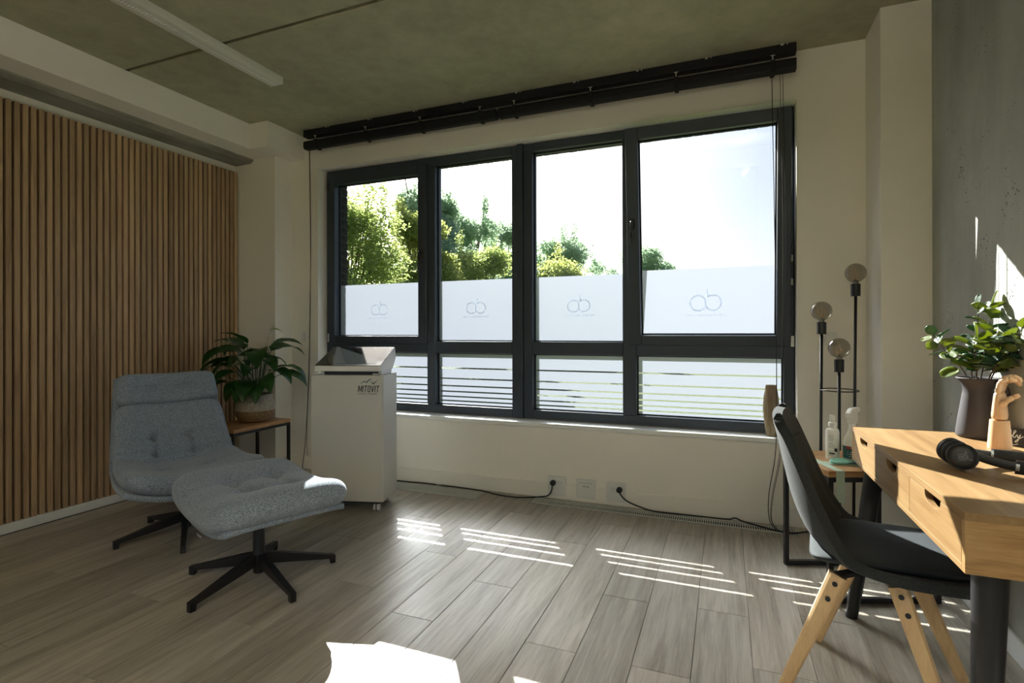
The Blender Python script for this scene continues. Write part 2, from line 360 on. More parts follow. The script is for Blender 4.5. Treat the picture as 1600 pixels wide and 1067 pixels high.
def smoothpath(pts, k=6):
    P_ = [Vector(p) for p in pts]; out = []
    for i in range(len(P_) - 1):
        p0 = P_[max(i - 1, 0)]; p1 = P_[i]; p2 = P_[i + 1]; p3 = P_[min(i + 2, len(P_) - 1)]
        for j in range(k):
            t = j / k
            out.append(0.5 * ((2 * p1) + (-p0 + p2) * t + (2 * p0 - 5 * p1 + 4 * p2 - p3) * t * t + (-p0 + 3 * p1 - 3 * p2 + p3) * t ** 3))
    out.append(P_[-1]); return out

# ------------------------------------------------------------------ room dimensions
XL, XW = -3.758, -3.798          # front of slats, left wall plaster
XR = 0.93                        # concrete wall
YW = 3.493                       # window wall
YB = -2.6                        # rear wall
ZC = 2.742
OX0, OX1, OZ0, OZ1 = -3.09, 0.382, 0.507, 2.466   # window opening
YF = 3.593                       # inner face of window frame
YG = 3.648                       # glass
YO = 3.83                        # outer face of the house

# floor of planks
floor = struct(B('floor', 'felt_black', None, XW - 0.05, XR + 0.05, YB, YW + 0.1, -0.06, -0.004))
PWID = 0.191
ends = {-6: 1.836, -5: 2.204, -4: 1.50, -3: 1.842, -2: 2.295, -1: 1.843, 0: 2.324}
PL = 1.29
proto = {}
def plank(x0, x1, y0, y1):
    g = 0.0007
    key = (round(x1 - x0, 4), round(y1 - y0, 3))
    if key not in proto:
        a, c = (x1 - x0) / 2 - g, (y1 - y0) / 2 - g; ch = 0.0012
        top = [(-a + ch, -c + ch), (a - ch, -c + ch), (a - ch, c - ch), (-a + ch, c - ch)]; bot = [(-a, -c), (a, -c), (a, c), (-a, c)]
        mb = MB().ring_loft([[(x, y, -0.006) for x, y in bot], [(x, y, -0.0012) for x, y in bot], [(x, y, 0) for x, y in top]])
        me = mb.mesh('plank'); me.materials.append(MATS['floor_oak']); proto[key] = me
    o = bpy.data.objects.new('plank', proto[key]); COL.objects.link(o); o.parent = floor; o.location = ((x0 + x1) / 2, (y0 + y1) / 2, 0)
k = -19
while True:
    x0 = -0.109 + PWID * k; x1 = x0 + PWID
    if x0 > XR: break
    ya = ends.get(k + (0 if k < 1 else 0), None)
    if ya is None: ya = 1.55 + ((k * 0.43) % 1.29)
    y = ya
    while y > YB: y -= PL
    while y < YW:
        a, c = max(y, YB), min(y + PL, YW)
        if c - a > 0.03 and x1 > XW: plank(max(x0, XW), min(x1, XR), a, c)
        y += PL
    k += 1

# ceiling: precast slabs with an open joint
ceil = struct(B('ceiling', 'beam_concrete', None, XW - 0.3, XR + 0.3, YB - 0.2, YO, ZC + 0.03, ZC + 0.2))
ys = [YB - 0.2, -1.39, -0.19, 1.01, 2.19, YO]
for i in range(5):
    B('slab', 'ceiling_concrete', ceil, XW - 0.3, XR + 0.3, ys[i] + 0.011, ys[i + 1] - 0.011, ZC, ZC + 0.029, 0.004, 1)

# walls
struct(B('wall_left', 'paint', None, XW - 0.25, XW, YB - 0.2, YW, -0.1, ZC + 0.03))
struct(B('wall_right', 'wall_concrete', None, XR, XR + 0.25, YB - 0.2, YO, -0.1, ZC + 0.03))
# rear wall behind the camera, with an opening added to bring in fill daylight
rw = MB(); RX0, RX1, RZ0, RZ1 = -3.3, 0.5, 0.45, 2.45
rw.box(XW - 0.25, RX0, YB - 0.25, YB, -0.1, ZC + 0.03).box(RX1, XR + 0.25, YB - 0.25, YB, -0.1, ZC + 0.03).box(RX0, RX1, YB - 0.25, YB, -0.1, RZ0).box(RX0, RX1, YB - 0.25, YB, RZ1, ZC + 0.03)
struct(rw.build('wall_back', 'paint'))
wf = MB()
wf.box(XW - 0.25, XR, YW, 3.70, -0.1, OZ0 - 0.03).box(XW - 0.25, XR, YW, 3.70, OZ1, ZC + 0.03)
wf.box(XW - 0.25, OX0, YW, 3.70, OZ0 - 0.03, OZ1).box(OX1, XR, YW, 3.70, OZ0 - 0.03, OZ1)
struct(wf.build('wall_window', 'paint'))
# outer leaf of the house: dark brick
of = MB(); bx0, bx1, bz0, bz1 = -3.062, 0.362, 0.50, 2.442
of.box(-6, 4, 3.70, YO - 0.004, -0.6, bz0).box(-6, 4, 3.70, YO - 0.004, bz1, 3.6).box(-6, bx0 - 0.004, 3.70, YO - 0.004, bz0, bz1).box(bx1 + 0.004, 4, 3.70, YO - 0.004, bz0, bz1)
facade = struct(of.build('wall_facade', 'mortar'))
def brickrun(x0, x1, y0, y1, name='brick'):
    nb = int((bz1 - bz0) / 0.0667); me = None
    for i in range(nb):
        if me is None: me = MB().box(x0, x1, y0, y1, -0.0275, 0.0275).mesh('brick'); me.materials.append(MATS['brick_dark'])
        o = bpy.data.objects.new('brick', me); COL.objects.link(o); o.parent = facade; o.location = (random.uniform(-.001, .001), 0, bz0 + 0.036 + i * 0.0667)
brickrun(bx0 - 0.228, bx0, YO - 0.112, YO + 0.0); brickrun(bx1, bx1 + 0.228, YO - 0.112, YO)
nx = int((bx1 - bx0) / 0.0667); me = MB().box(-0.0275, 0.0275, YO - 0.112, YO, bz1, bz1 + 0.228).mesh('brick'); me.materials.append(MATS['brick_dark'])
for i in range(nx + 1):
    o = bpy.data.objects.new('brick', me); COL.objects.link(o); o.parent = facade; o.location = (bx0 + 0.03 + i * 0.0667, 0, random.uniform(-.001, .001))
struct(B('trim_1', 'trim_white', None, bx0, bx1, 3.702, YO + 0.04, 0.478, 0.499))

# pillars, beam box, soffit, concrete beam
PXL, PYL = -3.368, 3.314
struct(B('wall_pillar_left', 'paint', None, XW, PXL, PYL, YW, 0, 2.56))
struct(B('wall_beam_box', 'paint', None, XW, -3.234, 3.111, YW, 2.548, ZC))
struct(B('wall_pillar_right', 'paint', None, 0.721, XR, 3.182, YW, 0, ZC))
struct(B('wall_soffit', 'paint', None, -3.60, -3.414, YB, 3.111, 2.549, ZC))
bmb = MB().prism([(-3.80, 2.62), (-3.80, 2.513), (-3.63, 2.517), (-3.600, 2.535), (-3.600, 2.62)], 'Y', YB, 3.36)
struct(bmb.build('wall_concrete_beam', 'beam_concrete'))

# baseboards
BBH, BBT = 0.102, 0.014
struct(B('baseboard_window', 'paint', None, PXL, 0.721, YW - BBT, YW, 0, BBH, 0.003))
struct(B('baseboard_left', 'trim_white', None, XW, XL + 0.008, YB, PYL, 0, 0.055, 0.003))
bb = MB().box(XR - BBT, XR, YB, 3.182, 0, 0.085)
struct(bb.build('baseboard_right', 'trim_white', bevel=0.003))
struct(B('baseboard_back', 'trim_white', None, XW, XR, YB, YB + BBT, 0, 0.085, 0.003))
pb = MB().box(XW + 0.04, PXL + BBT, PYL - BBT, PYL, 0, BBH).box(PXL, PXL + BBT, PYL, YW - BBT, 0, BBH)
struct(pb.build('baseboard_pillar_left', 'paint', bevel=0.002))
pb = MB().box(0.721 - BBT, XR - BBT, 3.182 - BBT, 3.182, 0, BBH).box(0.721 - BBT, 0.721, 3.182, YW - BBT, 0, BBH)
struct(pb.build('baseboard_pillar_right', 'paint', bevel=0.002))

# inner sill
struct(MB().box(OX0 - 0.02, OX1 + 0.02, YW - 0.028, YF + 0.02, OZ0 - 0.03, OZ0 - 0.001).build('trim_2', 'sill_white', bevel=0.006, seg=3))

# ------------------------------------------------------------------ windows
FD = 0.105                       # frame depth
SL = [0.850, 0.771, 0.715, 0.672, 0.634, 0.6015]
def frame_piece(name, parent, x0, x1, z0, z1, y0=YF, y1=YF + FD, bev=0.005):
    return B(name, 'frame_anthracite', parent, x0, x1, y0, y1, z0, z1, bev)
def logo(parent, cx, cz, s, y):
    """a c-shaped loop flowing into a b with a raised stroke, printed on the film"""
    r = 0.048 * s; wdt = 0.0075 * s
    c1 = Vector((cx - 0.046 * s, 0, cz)); c2 = Vector((cx + 0.042 * s, 0, cz + 0.002 * s))
    pts = [c1 + Vector((r * math.cos(a), 0, r * math.sin(a))) for a in np.linspace(R(-38), R(-360 + 8), 40)]
    pts += [c2 + Vector((r * math.cos(a), 0, r * math.sin(a))) for a in np.linspace(R(188), R(188 + 302), 44)]
    mb = MB()
    def strip(P_):
        for p, q in zip(P_[:-1], P_[1:]): mb.bar((p.x, y, p.z), (q.x, y, q.z), 0.0006, wdt, up=(0, 1, 0)) if False else mb.add(
            [(p.x + dx * wdt / 2 * (-(q - p).normalized().z), y + dy, p.z + dx * wdt / 2 * (q - p).normalized().x) for dy in (0, -0.0005) for dx in (-1, 1)] +
            [(q.x + dx * wdt / 2 * (-(q - p).normalized().z), y + dy, q.z + dx * wdt / 2 * (q - p).normalized().x) for dy in (0, -0.0005) for dx in (-1, 1)],
            [(0, 1, 5, 4), (2, 3, 7, 6), (0, 2, 6, 4), (1, 3, 7, 5), (0, 1, 3, 2), (4, 5, 7, 6)])
    strip(pts)
    e = pts[-1]; strip([e, Vector((e.x, 0, cz + 0.085 * s))])
    mb.build('logo', 'film_print', parent)
    tx = MB(); x = cx - 0.125 * s; rl = random.Random(3)
    for kk in range(19):
        ww = rl.uniform(0.007, 0.011) * s
        if kk != 5: tx.box(x, x + ww * 0.55, y - 0.0005, y, cz - 0.082 * s, cz - 0.071 * s)
        x += ww + 0.0045 * s
    tx.build('small_print', 'film_print', parent)
def film(parent, x0, x1, z0, z1, y):
    return MB().add([(x0, y - 0.0008, z0), (x1, y - 0.0008, z0), (x1, y - 0.0008, z1), (x0, y - 0.0008, z1)], [(0, 1, 2, 3)]).build('frosted_film', 'frosted_film', parent, flat=True)
def pane(parent, x0, x1, z0, z1, y=YG):
    g = B('glass_pane', 'window_glass', parent, x0 - 0.008, x1 + 0.008, y, y + 0.006, z0 - 0.008, z1 + 0.008)
    gk = MB(); t = 0.006
    for a in ((x0, x0 + t, z0, z1), (x1 - t, x1, z0, z1), (x0, x1, z0, z0 + t), (x0, x1, z1 - t, z1)): gk.box(a[0] - 0.002, a[1] + 0.002, y - 0.010, y - 0.002, a[2] - 0.002, a[3] + 0.002)
    gk.build('gasket', 'gasket', parent)
    return g
def lower_film(parent, x0, x1):
    zs_ = [0.967] + SL + [0.572]; h = 0.0052
    for i in range(7):
        t = zs_[i] - (h if i else 0); b_ = zs_[i + 1] + (h if i < 6 else 0)
        o = film(parent, x0, x1, b_, t, YG); o.name = 'film_strip'
def handle(parent, x, z, y):
    hb = MB().box(x - 0.014, x + 0.014, y - 0.010, y, z - 0.035, z + 0.035).build('handle_plate', 'black_metal', parent, bevel=0.004)
    MB().tube(smoothpath([(x, y - 0.008, z + 0.01), (x, y - 0.045, z + 0.012), (x, y - 0.052, z - 0.01), (x, y - 0.052, z - 0.125)], 4), 0.0085, 10).build('handle', 'black_metal', parent, smooth=True)
# unit 1 : panes 1 and 2
w1 = struct(empty('window_1', (0, 0, 0)), 'left half of the anthracite window with handle and frosted lower film')
X1a, X1b = OX0 + 0.003, -1.382
frame_piece('frame_stile', w1, X1a, -3.030, 0.512, 2.463); frame_piece('frame_stile', w1, -1.4245, X1b, 0.512, 2.463)
frame_piece('frame_rail', w1, -3.030, -1.4245, 0.512, 0.572); frame_piece('frame_rail', w1, -3.030, -1.4245, 2.400, 2.463)
frame_piece('transom', w1, -3.030, -2.126, 0.967, 1.056); frame_piece('transom', w1, -2.055, -1.4245, 0.967, 1.056); frame_piece('mullion', w1, -2.126, -2.055, 0.572, 2.400)
# opening sash, pane 1
sx0, sx1, sz0, sz1 = -3.052, -2.118, 1.036, 2.418
for a in ((sx0, -2.993, sz0, sz1), (-2.196, sx1, sz0, sz1), (-2.993, -2.196, sz0, 1.095), (-2.993, -2.196, 2.345, sz1)):
    frame_piece('sash_bar', w1, a[0], a[1], a[2], a[3], YF - 0.018, YF + 0.05)
for a in ((-2.993, -2.196, 1.095, 2.345), (-2.055, -1.4245, 1.056, 2.400), (-3.030, -2.126, 0.572, 0.967), (-2.055, -1.4245, 0.572, 0.967)): pane(w1, *a)
f1 = film(w1, -2.993, -2.196, 1.095, 1.515, YG); f2 = film(w1, -2.055, -1.4245, 1.056, 1.515, YG)
logo(f1, -2.60, 1.305, 0.85, YG - 0.0012); logo(f2, -1.735, 1.305, 0.85, YG - 0.0012)
lower_film(w1, -3.030, -2.126); lower_film(w1, -2.055, -1.4245)
handle(w1, -2.157, 1.72, YF - 0.018)
for z in (1.08, 2.33): MB().lathe([(0.009, -0.035), (0.009, 0.035)], 10, (sx0 - 0.006, YF - 0.014, z)).build('hinge', 'gasket' if z > 2 else 'steel', w1, smooth='angle')
# coupling post
struct(B('trim_3', 'frame_anthracite', None, -1.381, -1.337, YF - 0.012, YF + FD, 0.509, 2.478, 0.004))
# unit 2 : panes 3 and 4
w2 = struct(empty('window_2', (0, 0, 0)), 'right half of the anthracite window with its right sash tilted open')
X2a, X2b = -1.336, OX1 - 0.003
frame_piece('frame_stile', w2, X2a, -1.2684, 0.512, 2.463); frame_piece('frame_stile', w2, 0.320, X2b, 0.512, 2.463)
frame_piece('frame_rail', w2, -1.2684, 0.320, 0.512, 0.572); frame_piece('frame_rail', w2, -1.2684, 0.320, 2.405, 2.463)
frame_piece('transom', w2, -1.2684, -0.6334, 0.967, 1.056); frame_piece('transom', w2, -0.545, 0.320, 0.967, 1.056); frame_piece('mullion', w2, -0.6334, -0.545, 0.572, 2.405)
for a in ((-1.2684, -0.6334, 1.056, 2.405), (-1.2684, -0.6334, 0.572, 0.967), (-0.545, 0.320, 0.572, 0.967)): pane(w2, *a)
f3 = film(w2, -1.2684, -0.6334, 1.056, 1.515, YG); logo(f3, -0.945, 1.305, 0.85, YG - 0.0012)
lower_film(w2, -1.2684, -0.6334); lower_film(w2, -0.545, 0.320)
TILT = R(6.2)
# the sash is modelled upright around its bottom hinge line, then leaned into the room
sm_ = MB()
for a in ((-0.588, -0.512, 0, 1.378), (0.282, 0.356, 0, 1.378), (-0.512, 0.282, 0, 0.062), (-0.512, 0.282, 1.305, 1.378)): sm_.box(a[0], a[1], -0.018, 0.05, a[2], a[3])
sash = sm_.build('tilted_sash', 'frame_anthracite', w2, bevel=0.004, loc=(0, YF, 1.040)); sash.rotation_euler = (TILT, 0, 0)
pane(sash, -0.512, 0.282, 0.062, 1.305, 0.050)
f4 = film(sash, -0.512, 0.282, 0.062, 0.482, 0.050); logo(sash, -0.115, 0.262, 1.0, 0.0486)
handle(sash, -0.550, 0.78, -0.018)
for z, xx in ((1.045, 0.366), (1.0, 0.0)):
    if xx: MB().box(xx - 0.008, xx + 0.010, YF - 0.030, YF - 0.002, 1.035, 1.10).build('hinge', 'plastic_white', w2, bevel=0.003)
for z in (1.56, 1.42): MB().box(0.360, 0.372, YF - 0.016, YF - 0.001, z - 0.02, z + 0.02).build('catch', 'plastic_white', w2, bevel=0.002)
MB().bar((0.352, YF - 0.14, 2.30), (0.368, YF + 0.01, 2.28), 0.006, 0.014).build('tilt_stay', 'steel', w2)

# unseen glazed opening, added behind the camera as a source of fill daylight
w3 = struct(empty('fill_window', (0, 0, 0)), 'added fill-light window in the rear wall behind the camera')
for a in ((RX0, RX1, RZ0, RZ0 + 0.06), (RX0, RX1, RZ1 - 0.06, RZ1)): B('frame_rail', 'frame_anthracite', w3, a[0], a[1], YB - 0.14, YB - 0.07, a[2], a[3], 0.004)
for i in range(5):
    x = RX0 + (RX1 - RX0 - 0.06) * i / 4; B('frame_stile', 'frame_anthracite', w3, x, x + 0.06, YB - 0.14, YB - 0.07, RZ0 + 0.06, RZ1 - 0.06, 0.004)
    if i < 4: B('glass_pane', 'window_glass', w3, x + 0.05, x + (RX1 - RX0 - 0.06) / 4 + 0.01, YB - 0.108, YB - 0.102, RZ0 + 0.05, RZ1 - 0.05)

# ------------------------------------------------------------------ outdoors
struct(B('ground', 'grass', None, -60, 60, -60, 80, -0.75, -0.70), 'sunlit lawn outside the window')
def leaves(name, mat, parent, centers, count, lsize, seed, origin):
    """thousands of small folded leaves filling ellipsoidal clumps: (x, y, z, rx, ry, rz)"""
    g = np.random.default_rng(seed); C_ = np.array(centers, float); vol = (C_[:, 3] * C_[:, 4] * C_[:, 5]) ** 0.72; pr = vol / vol.sum()
    idx = g.choice(len(C_), count, p=pr); d = g.normal(size=(count, 3)); d /= np.linalg.norm(d, axis=1)[:, None]
    rad = 0.40 + 0.75 * g.random(count) ** 0.75
    rad *= 1 + 0.22 * np.sin(d[:, 0] * 7 + idx) * np.sin(d[:, 2] * 6 + idx * 2)
    P_ = C_[idx, :3] + d * rad[:, None] * C_[idx, 3:6] - np.array(origin)
    a = g.normal(size=(count, 3)); a[:, 2] *= 0.6; a /= np.linalg.norm(a, axis=1)[:, None]
    b_ = np.cross(a, g.normal(size=(count, 3))); b_ /= np.linalg.norm(b_, axis=1)[:, None]; nn_ = np.cross(a, b_)
    sz = lsize * (0.6 + 0.8 * g.random(count))[:, None]
    V = np.empty((count, 4, 3)); V[:, 0] = P_ - a * sz; V[:, 1] = P_ + b_ * sz * 0.55 + nn_ * sz * 0.15; V[:, 2] = P_ + a * sz; V[:, 3] = P_ - b_ * sz * 0.55 + nn_ * sz * 0.15
    me = bpy.data.meshes.new(name); me.vertices.add(count * 4); me.vertices.foreach_set('co', V.ravel())
    T = (np.arange(count)[:, None] * 4 + np.array([0, 1, 2, 0, 2, 3])).ravel()
    me.loops.add(count * 6); me.loops.foreach_set('vertex_index', T.astype(np.int32))
    me.polygons.add(count * 2); me.polygons.foreach_set('loop_start', np.arange(0, count * 6, 3, dtype=np.int32)); me.polygons.foreach_set('loop_total', np.full(count * 2, 3, dtype=np.int32))
    me.update(); me.validate()
    o = link(name, me, mat, parent); o['kind'] = 'stuff'; return o
def tree(name, label, cat, base, height, rx, mat, count, lsize, seed, trunk_r=0.12, crown_lo=0.25, clumps=26, rc=(0.16, 0.30), group='trees and shrubs beyond the window', spire=0):
    t = thing(name, label, cat, base, 0, group); rs = random.Random(seed); cs = []
    for i in range(clumps):
        h = crown_lo + (1 - crown_lo) * rs.random() ** 0.8; prof = math.sin(math.pi * min(1, max(0.10, (h - crown_lo * 0.6) / (1.12 - crown_lo * 0.6)))) ** 0.7
        a = rs.uniform(0, 2 * math.pi); rr = rx * prof * rs.uniform(0.25, 0.85); k_ = rs.uniform(*rc) * rx * 1.35
        cs.append((rr * math.cos(a), rr * math.sin(a) * 0.8, min(h * height, height - k_ * 0.7), k_, k_, k_ * rs.uniform(0.7, 1.0)))
    for i in range(spire):
        a = rs.uniform(0, 2 * math.pi); rr = rx * rs.uniform(0.1, 0.75)
        cs.append((rr * math.cos(a), rr * math.sin(a), height * rs.uniform(0.93, 1.10), 0.10 * rx, 0.10 * rx, 0.30 * rx))
    tr = MB(); top = height * 0.75
    tr.tube(smoothpath([(0, 0, -0.1), (0.03 * height * rs.uniform(-1, 1), 0.02, height * 0.35), (0, 0, top)], 5), [trunk_r * (1 - 0.7 * i / 10) for i in range(11)], 7)
    for c in cs:
        z0 = c[2] * rs.uniform(0.35, 0.6); tr.tube([(0, 0, z0), (c[0] * 0.5, c[1] * 0.5, (z0 + c[2]) / 2 + 0.1), c[:3]], [trunk_r * 0.38, trunk_r * 0.25, trunk_r * 0.08], 5)
    tr.build('trunk', 'bark', t, smooth=True)
    leaves('foliage', mat, t, cs, count, lsize, seed, (0, 0, 0))
    return t
def px2xy(x, dist):   # where a plant seen at that bearing stands, at a given distance along the view axis
    lat = (x - CX) / F_PX * dist
    return (_f.x * dist + _r.x * lat, _f.y * dist + _r.y * lat)
GZ = -0.70
def crown_top(y_px, d): return CAM_H + (CY - y_px) / F_PX * d - GZ
TREES = [  # name, label, image bearing, y of the crown top, distance, crown radius, material, leaves, leaf size, seed, trunk, low, clumps, rc, spires
    ('hazel_shrub', 'tall light green hazel shrub just outside the leftmost pane', 545, 322, 12.5, 1.55, 'hazel_foliage', 56000, 0.040, 11, 0.05, 0.0, 60, (0.16, 0.27), 5),
    ('hazel_shrub', 'yellow green hazel shrub filling the right of the leftmost pane', 655, 340, 17.5, 1.45, 'yellow_foliage', 46000, 0.050, 12, 0.05, 0.0, 55, (0.16, 0.27), 4),
    ('oak_tree', 'tall blue green oak rising above the hazel shrubs', 668, 290, 25, 2.5, 'oak_foliage', 46000, 0.075, 13, 0.16, 0.25, 40, (0.15, 0.25), 4),
    ('oak_tree', 'slim oak leaning out behind the second pane', 738, 335, 29, 2.0, 'oak_foliage', 30000, 0.072, 14, 0.14, 0.15, 34, (0.16, 0.26), 3),
    ('hawthorn_shrub', 'yellow green shrub low in the second pane', 752, 392, 20.5, 1.7, 'hazel_foliage', 26000, 0.046, 15, 0.05, 0.0, 44, (0.16, 0.27), 3),
    ('oak_tree', 'rounded oak at the right of the second pane', 796, 345, 34, 2.3, 'oak_foliage', 30000, 0.085, 16, 0.15, 0.10, 34, (0.17, 0.27), 1),
    ('oak_tree', 'bushy oak standing in the left of the third pane', 884, 374, 37, 2.7, 'oak_foliage', 30000, 0.088, 17, 0.15, 0.10, 34, (0.17, 0.27), 2),
    ('hawthorn_shrub', 'low bright green hedge shrub at the foot of the third pane', 872, 412, 28, 2.8, 'yellow_foliage', 22000, 0.070, 18, 0.05, 0.0, 40, (0.16, 0.27), 2),
    ('oak_tree', 'far round oak cut by the post between third and fourth panes', 1000, 390, 41, 2.9, 'oak_foliage', 30000, 0.092, 19, 0.16, 0.10, 34, (0.17, 0.27), 1),
    ('hawthorn_shrub', 'small distant shrub between the two right hand oaks', 938, 408, 39, 1.6, 'oak_foliage', 10000, 0.09, 20, 0.06, 0.0, 28, (0.2, 0.3), 1),
]
for nm, lb, px, yt, di, rx_, mt, ct, ls, sd_, tr_, lo_, cl_, rc_, sp_ in TREES:
    x_, y_ = px2xy(px, di); tree(nm, lb, 'shrub' if 'shrub' in nm else 'tree', (x_, y_, GZ), crown_top(yt, di), rx_, mt, ct, ls, sd_, tr_, lo_, cl_, rc_, spire=sp_)

# ------------------------------------------------------------------ slat panels on the left wall
YS1 = 3.313
panel_labels = ['acoustic oak slat panel beside the white corner pillar and plant', 'acoustic oak slat panel behind the grey lounge chair', 'acoustic oak slat panel at the left edge of the picture',
                'fourth oak slat panel from the corner pillar', 'fifth oak slat panel from the corner pillar']
slat_me = MB().box(-0.024, 0.0, -0.0132, 0.0132, 0, 2.4).mesh('slat'); slat_me.materials.append(MATS['slat_oak'])
YTOP = 3.300
for k_ in range(5):
    y1 = YTOP - 0.6 * k_; pn = thing('slat_panel', panel_labels[k_], 'wall panel', (XL, y1 - 0.3, 0.054), 0, 'acoustic slat panels')
    B('felt_backing', 'felt_black', pn, -0.036, -0.0241, -0.2995, 0.2995, 0, 2.4)
    for i in range(15):
        o = bpy.data.objects.new('slat', slat_me); COL.objects.link(o); o.parent = pn; o.location = (0, 0.28 - 0.04 * i, 0)

# ------------------------------------------------------------------ ceiling luminaire
lm = thing('ceiling_light', 'long white linear ceiling luminaire switched off', 'ceiling light', (-2.64, 1.87, ZC))
B('housing', 'luminaire_white', lm, -0.05, 0.05, -0.75, 0.75, -0.045, 0.0, 0.004)
B('louvre_tray', 'plastic_shade', lm, -0.013, 0.013, -0.735, 0.735, -0.0465, -0.0455)
lv = MB()
for i in range(92): lv.box(-0.012, 0.012, -0.733 + i * 0.016, -0.733 + i * 0.016 + 0.011, -0.0485, -0.0466)
o = lv.build('louvre_cells', 'louvre', lm); o['kind'] = 'stuff'

# two unseen fill lights added behind the camera to brighten the interior
m, n, l, out = newmat('fill_emitter'); em = n.new('ShaderNodeEmission'); em.inputs[0].default_value = (1.0, 0.92, 0.82, 1); em.inputs[1].default_value = 12.5; l.new(em.outputs[0], out.inputs[0])
for x_, lb in ((-1.15, 'added fill light behind the camera, nearer the slat wall'), (0.25, 'added fill light behind the camera, nearer the concrete wall')):
    t = thing('fill_light', lb, 'fill light', (x_, -1.25, ZC)); B('housing', 'luminaire_white', t, -0.05, 0.05, -0.75, 0.75, -0.445, -0.40, 0.004)
    B('fill_strip', 'fill_emitter', t, -0.040, 0.040, -0.73, 0.73, -0.3995, -0.398); B('fill_strip', 'fill_emitter', t, -0.010, 0.010, -0.73, 0.73, -0.447, -0.4455)
    for y_ in (-0.6, 0.6): MB().tube([(0, y_, -0.402), (0, y_, 0)], 0.0015, 6).build('suspension_wire', 'steel', t)

# ------------------------------------------------------------------ blinds above the window
BL = {}
for (x0, x1, lab, grp) in ((-3.133, -1.455, 'black rolled-up fabric blind at the left end of the ceiling rail', 1), (-1.44, 0.372, 'black rolled-up fabric blind at the right end of the ceiling rail', 2)):
    bl = thing('rolled_blind', lab, 'blind', (0, 0, 0), 0, 'rolled blinds over the window'); BL[grp] = bl
    yb = 3.405
    MB().prism([(yb - 0.026, 2.656), (yb - 0.032, 2.640), (yb - 0.032, 2.608), (yb - 0.022, 2.592), (yb + 0.022, 2.592), (yb + 0.032, 2.608), (yb + 0.032, 2.640), (yb + 0.026, 2.656)], 'X', x0, x1).build('fabric_roll', 'blind_black', bl, bevel=0.004)
    nb = 4
    for i in range(nb):
        xx = x0 + 0.12 + (x1 - x0 - 0.24) * i / (nb - 1)
        MB().box(xx - 0.012, xx + 0.012, yb - 0.035, yb + 0.035, 2.586, 2.660).build('strap', 'blind_black', bl, bevel=0.003)
        MB().box(xx - 0.003, xx + 0.003, yb - 0.03, yb - 0.024, 2.652, 2.687).box(xx - 0.012, xx + 0.012, yb - 0.034, yb - 0.028, 2.684, 2.687).build('hanger', 'nickel_clip', bl)
rail = thing('blind_rail', 'long black blind rail fixed to the concrete ceiling above the window', 'blind rail')
MB().box(-3.133, 0.372, 3.375, 3.435, 2.688, ZC - 0.0005).build('rail', 'blind_black', rail, bevel=0.003)
for i in range(9):
    xx = -2.9 + i * 0.40
    MB().box(xx - 0.008, xx + 0.008, 3.367, 3.376, ZC - 0.010, ZC - 0.002).box(xx + 0.022, xx + 0.028, 3.368, 3.376, ZC - 0.009, ZC - 0.003).build('clip', 'nickel_clip', rail)
def cord(name, label, pts, r=0.0022, mat='cord_black', cat='cord', group=None, k=8):
    o = MB().tube(smoothpath(pts, k), r, 6).build('pull_cord', mat, group, smooth=True); o['label'] = label
    return o
cord('blind_cord', 'dark blind cord hanging down the wall left of the window', [(-3.108, 3.42, 2.60), (-3.108, 3.43, 1.9), (-3.128, 3.44, 1.3), (-3.145, 3.44, 0.72), (-3.185, 3.45, 0.25), (-3.20, 3.43, 0.03), (-3.17, 3.40, 0.004)], 0.0026, group=BL[1])
cord('blind_cord', 'pale blind cord beside the dark one left of the window', [(-3.122, 3.43, 2.60), (-3.120, 3.44, 1.6), (-3.140, 3.45, 0.9), (-3.170, 3.45, 0.35), (-3.165, 3.45, 0.12)], 0.0018, 'cord_grey', group=BL[1])
for i, (dx, mt, lb) in enumerate(((0.0, 'cord_black', 'thickest black blind cord hanging past the right sash to the floor'), (0.042, 'cord_grey', 'thin pale blind cord second from the right sash edge'), (0.056, 'cord_black', 'thin blind cord nearest the right window reveal'))):
    cord('blind_cord', lb, [(0.250 + dx, 3.425, 2.60), (0.262 + dx, 3.415, 1.7), (0.268 + dx * 0.6, 3.40, 0.9), (0.262 + dx * 0.5, 3.39, 0.46), (0.225 + dx * 0.4, 3.38, 0.2), (0.228 + dx * 0.2, 3.37, 0.06), (0.27 + dx * 0.2, 3.36, 0.004)], 0.0024 if i == 0 else 0.0016, mt, group=BL[2])
tag(MB().box(-0.006, 0.006, -0.005, 0.005, -0.012, 0.012).build('cord_cleat', 'plastic_white', None, bevel=0.002, loc=(-3.128, 3.446, 1.42)), 'small white cord cleat on the cord left of the window', 'cleat')

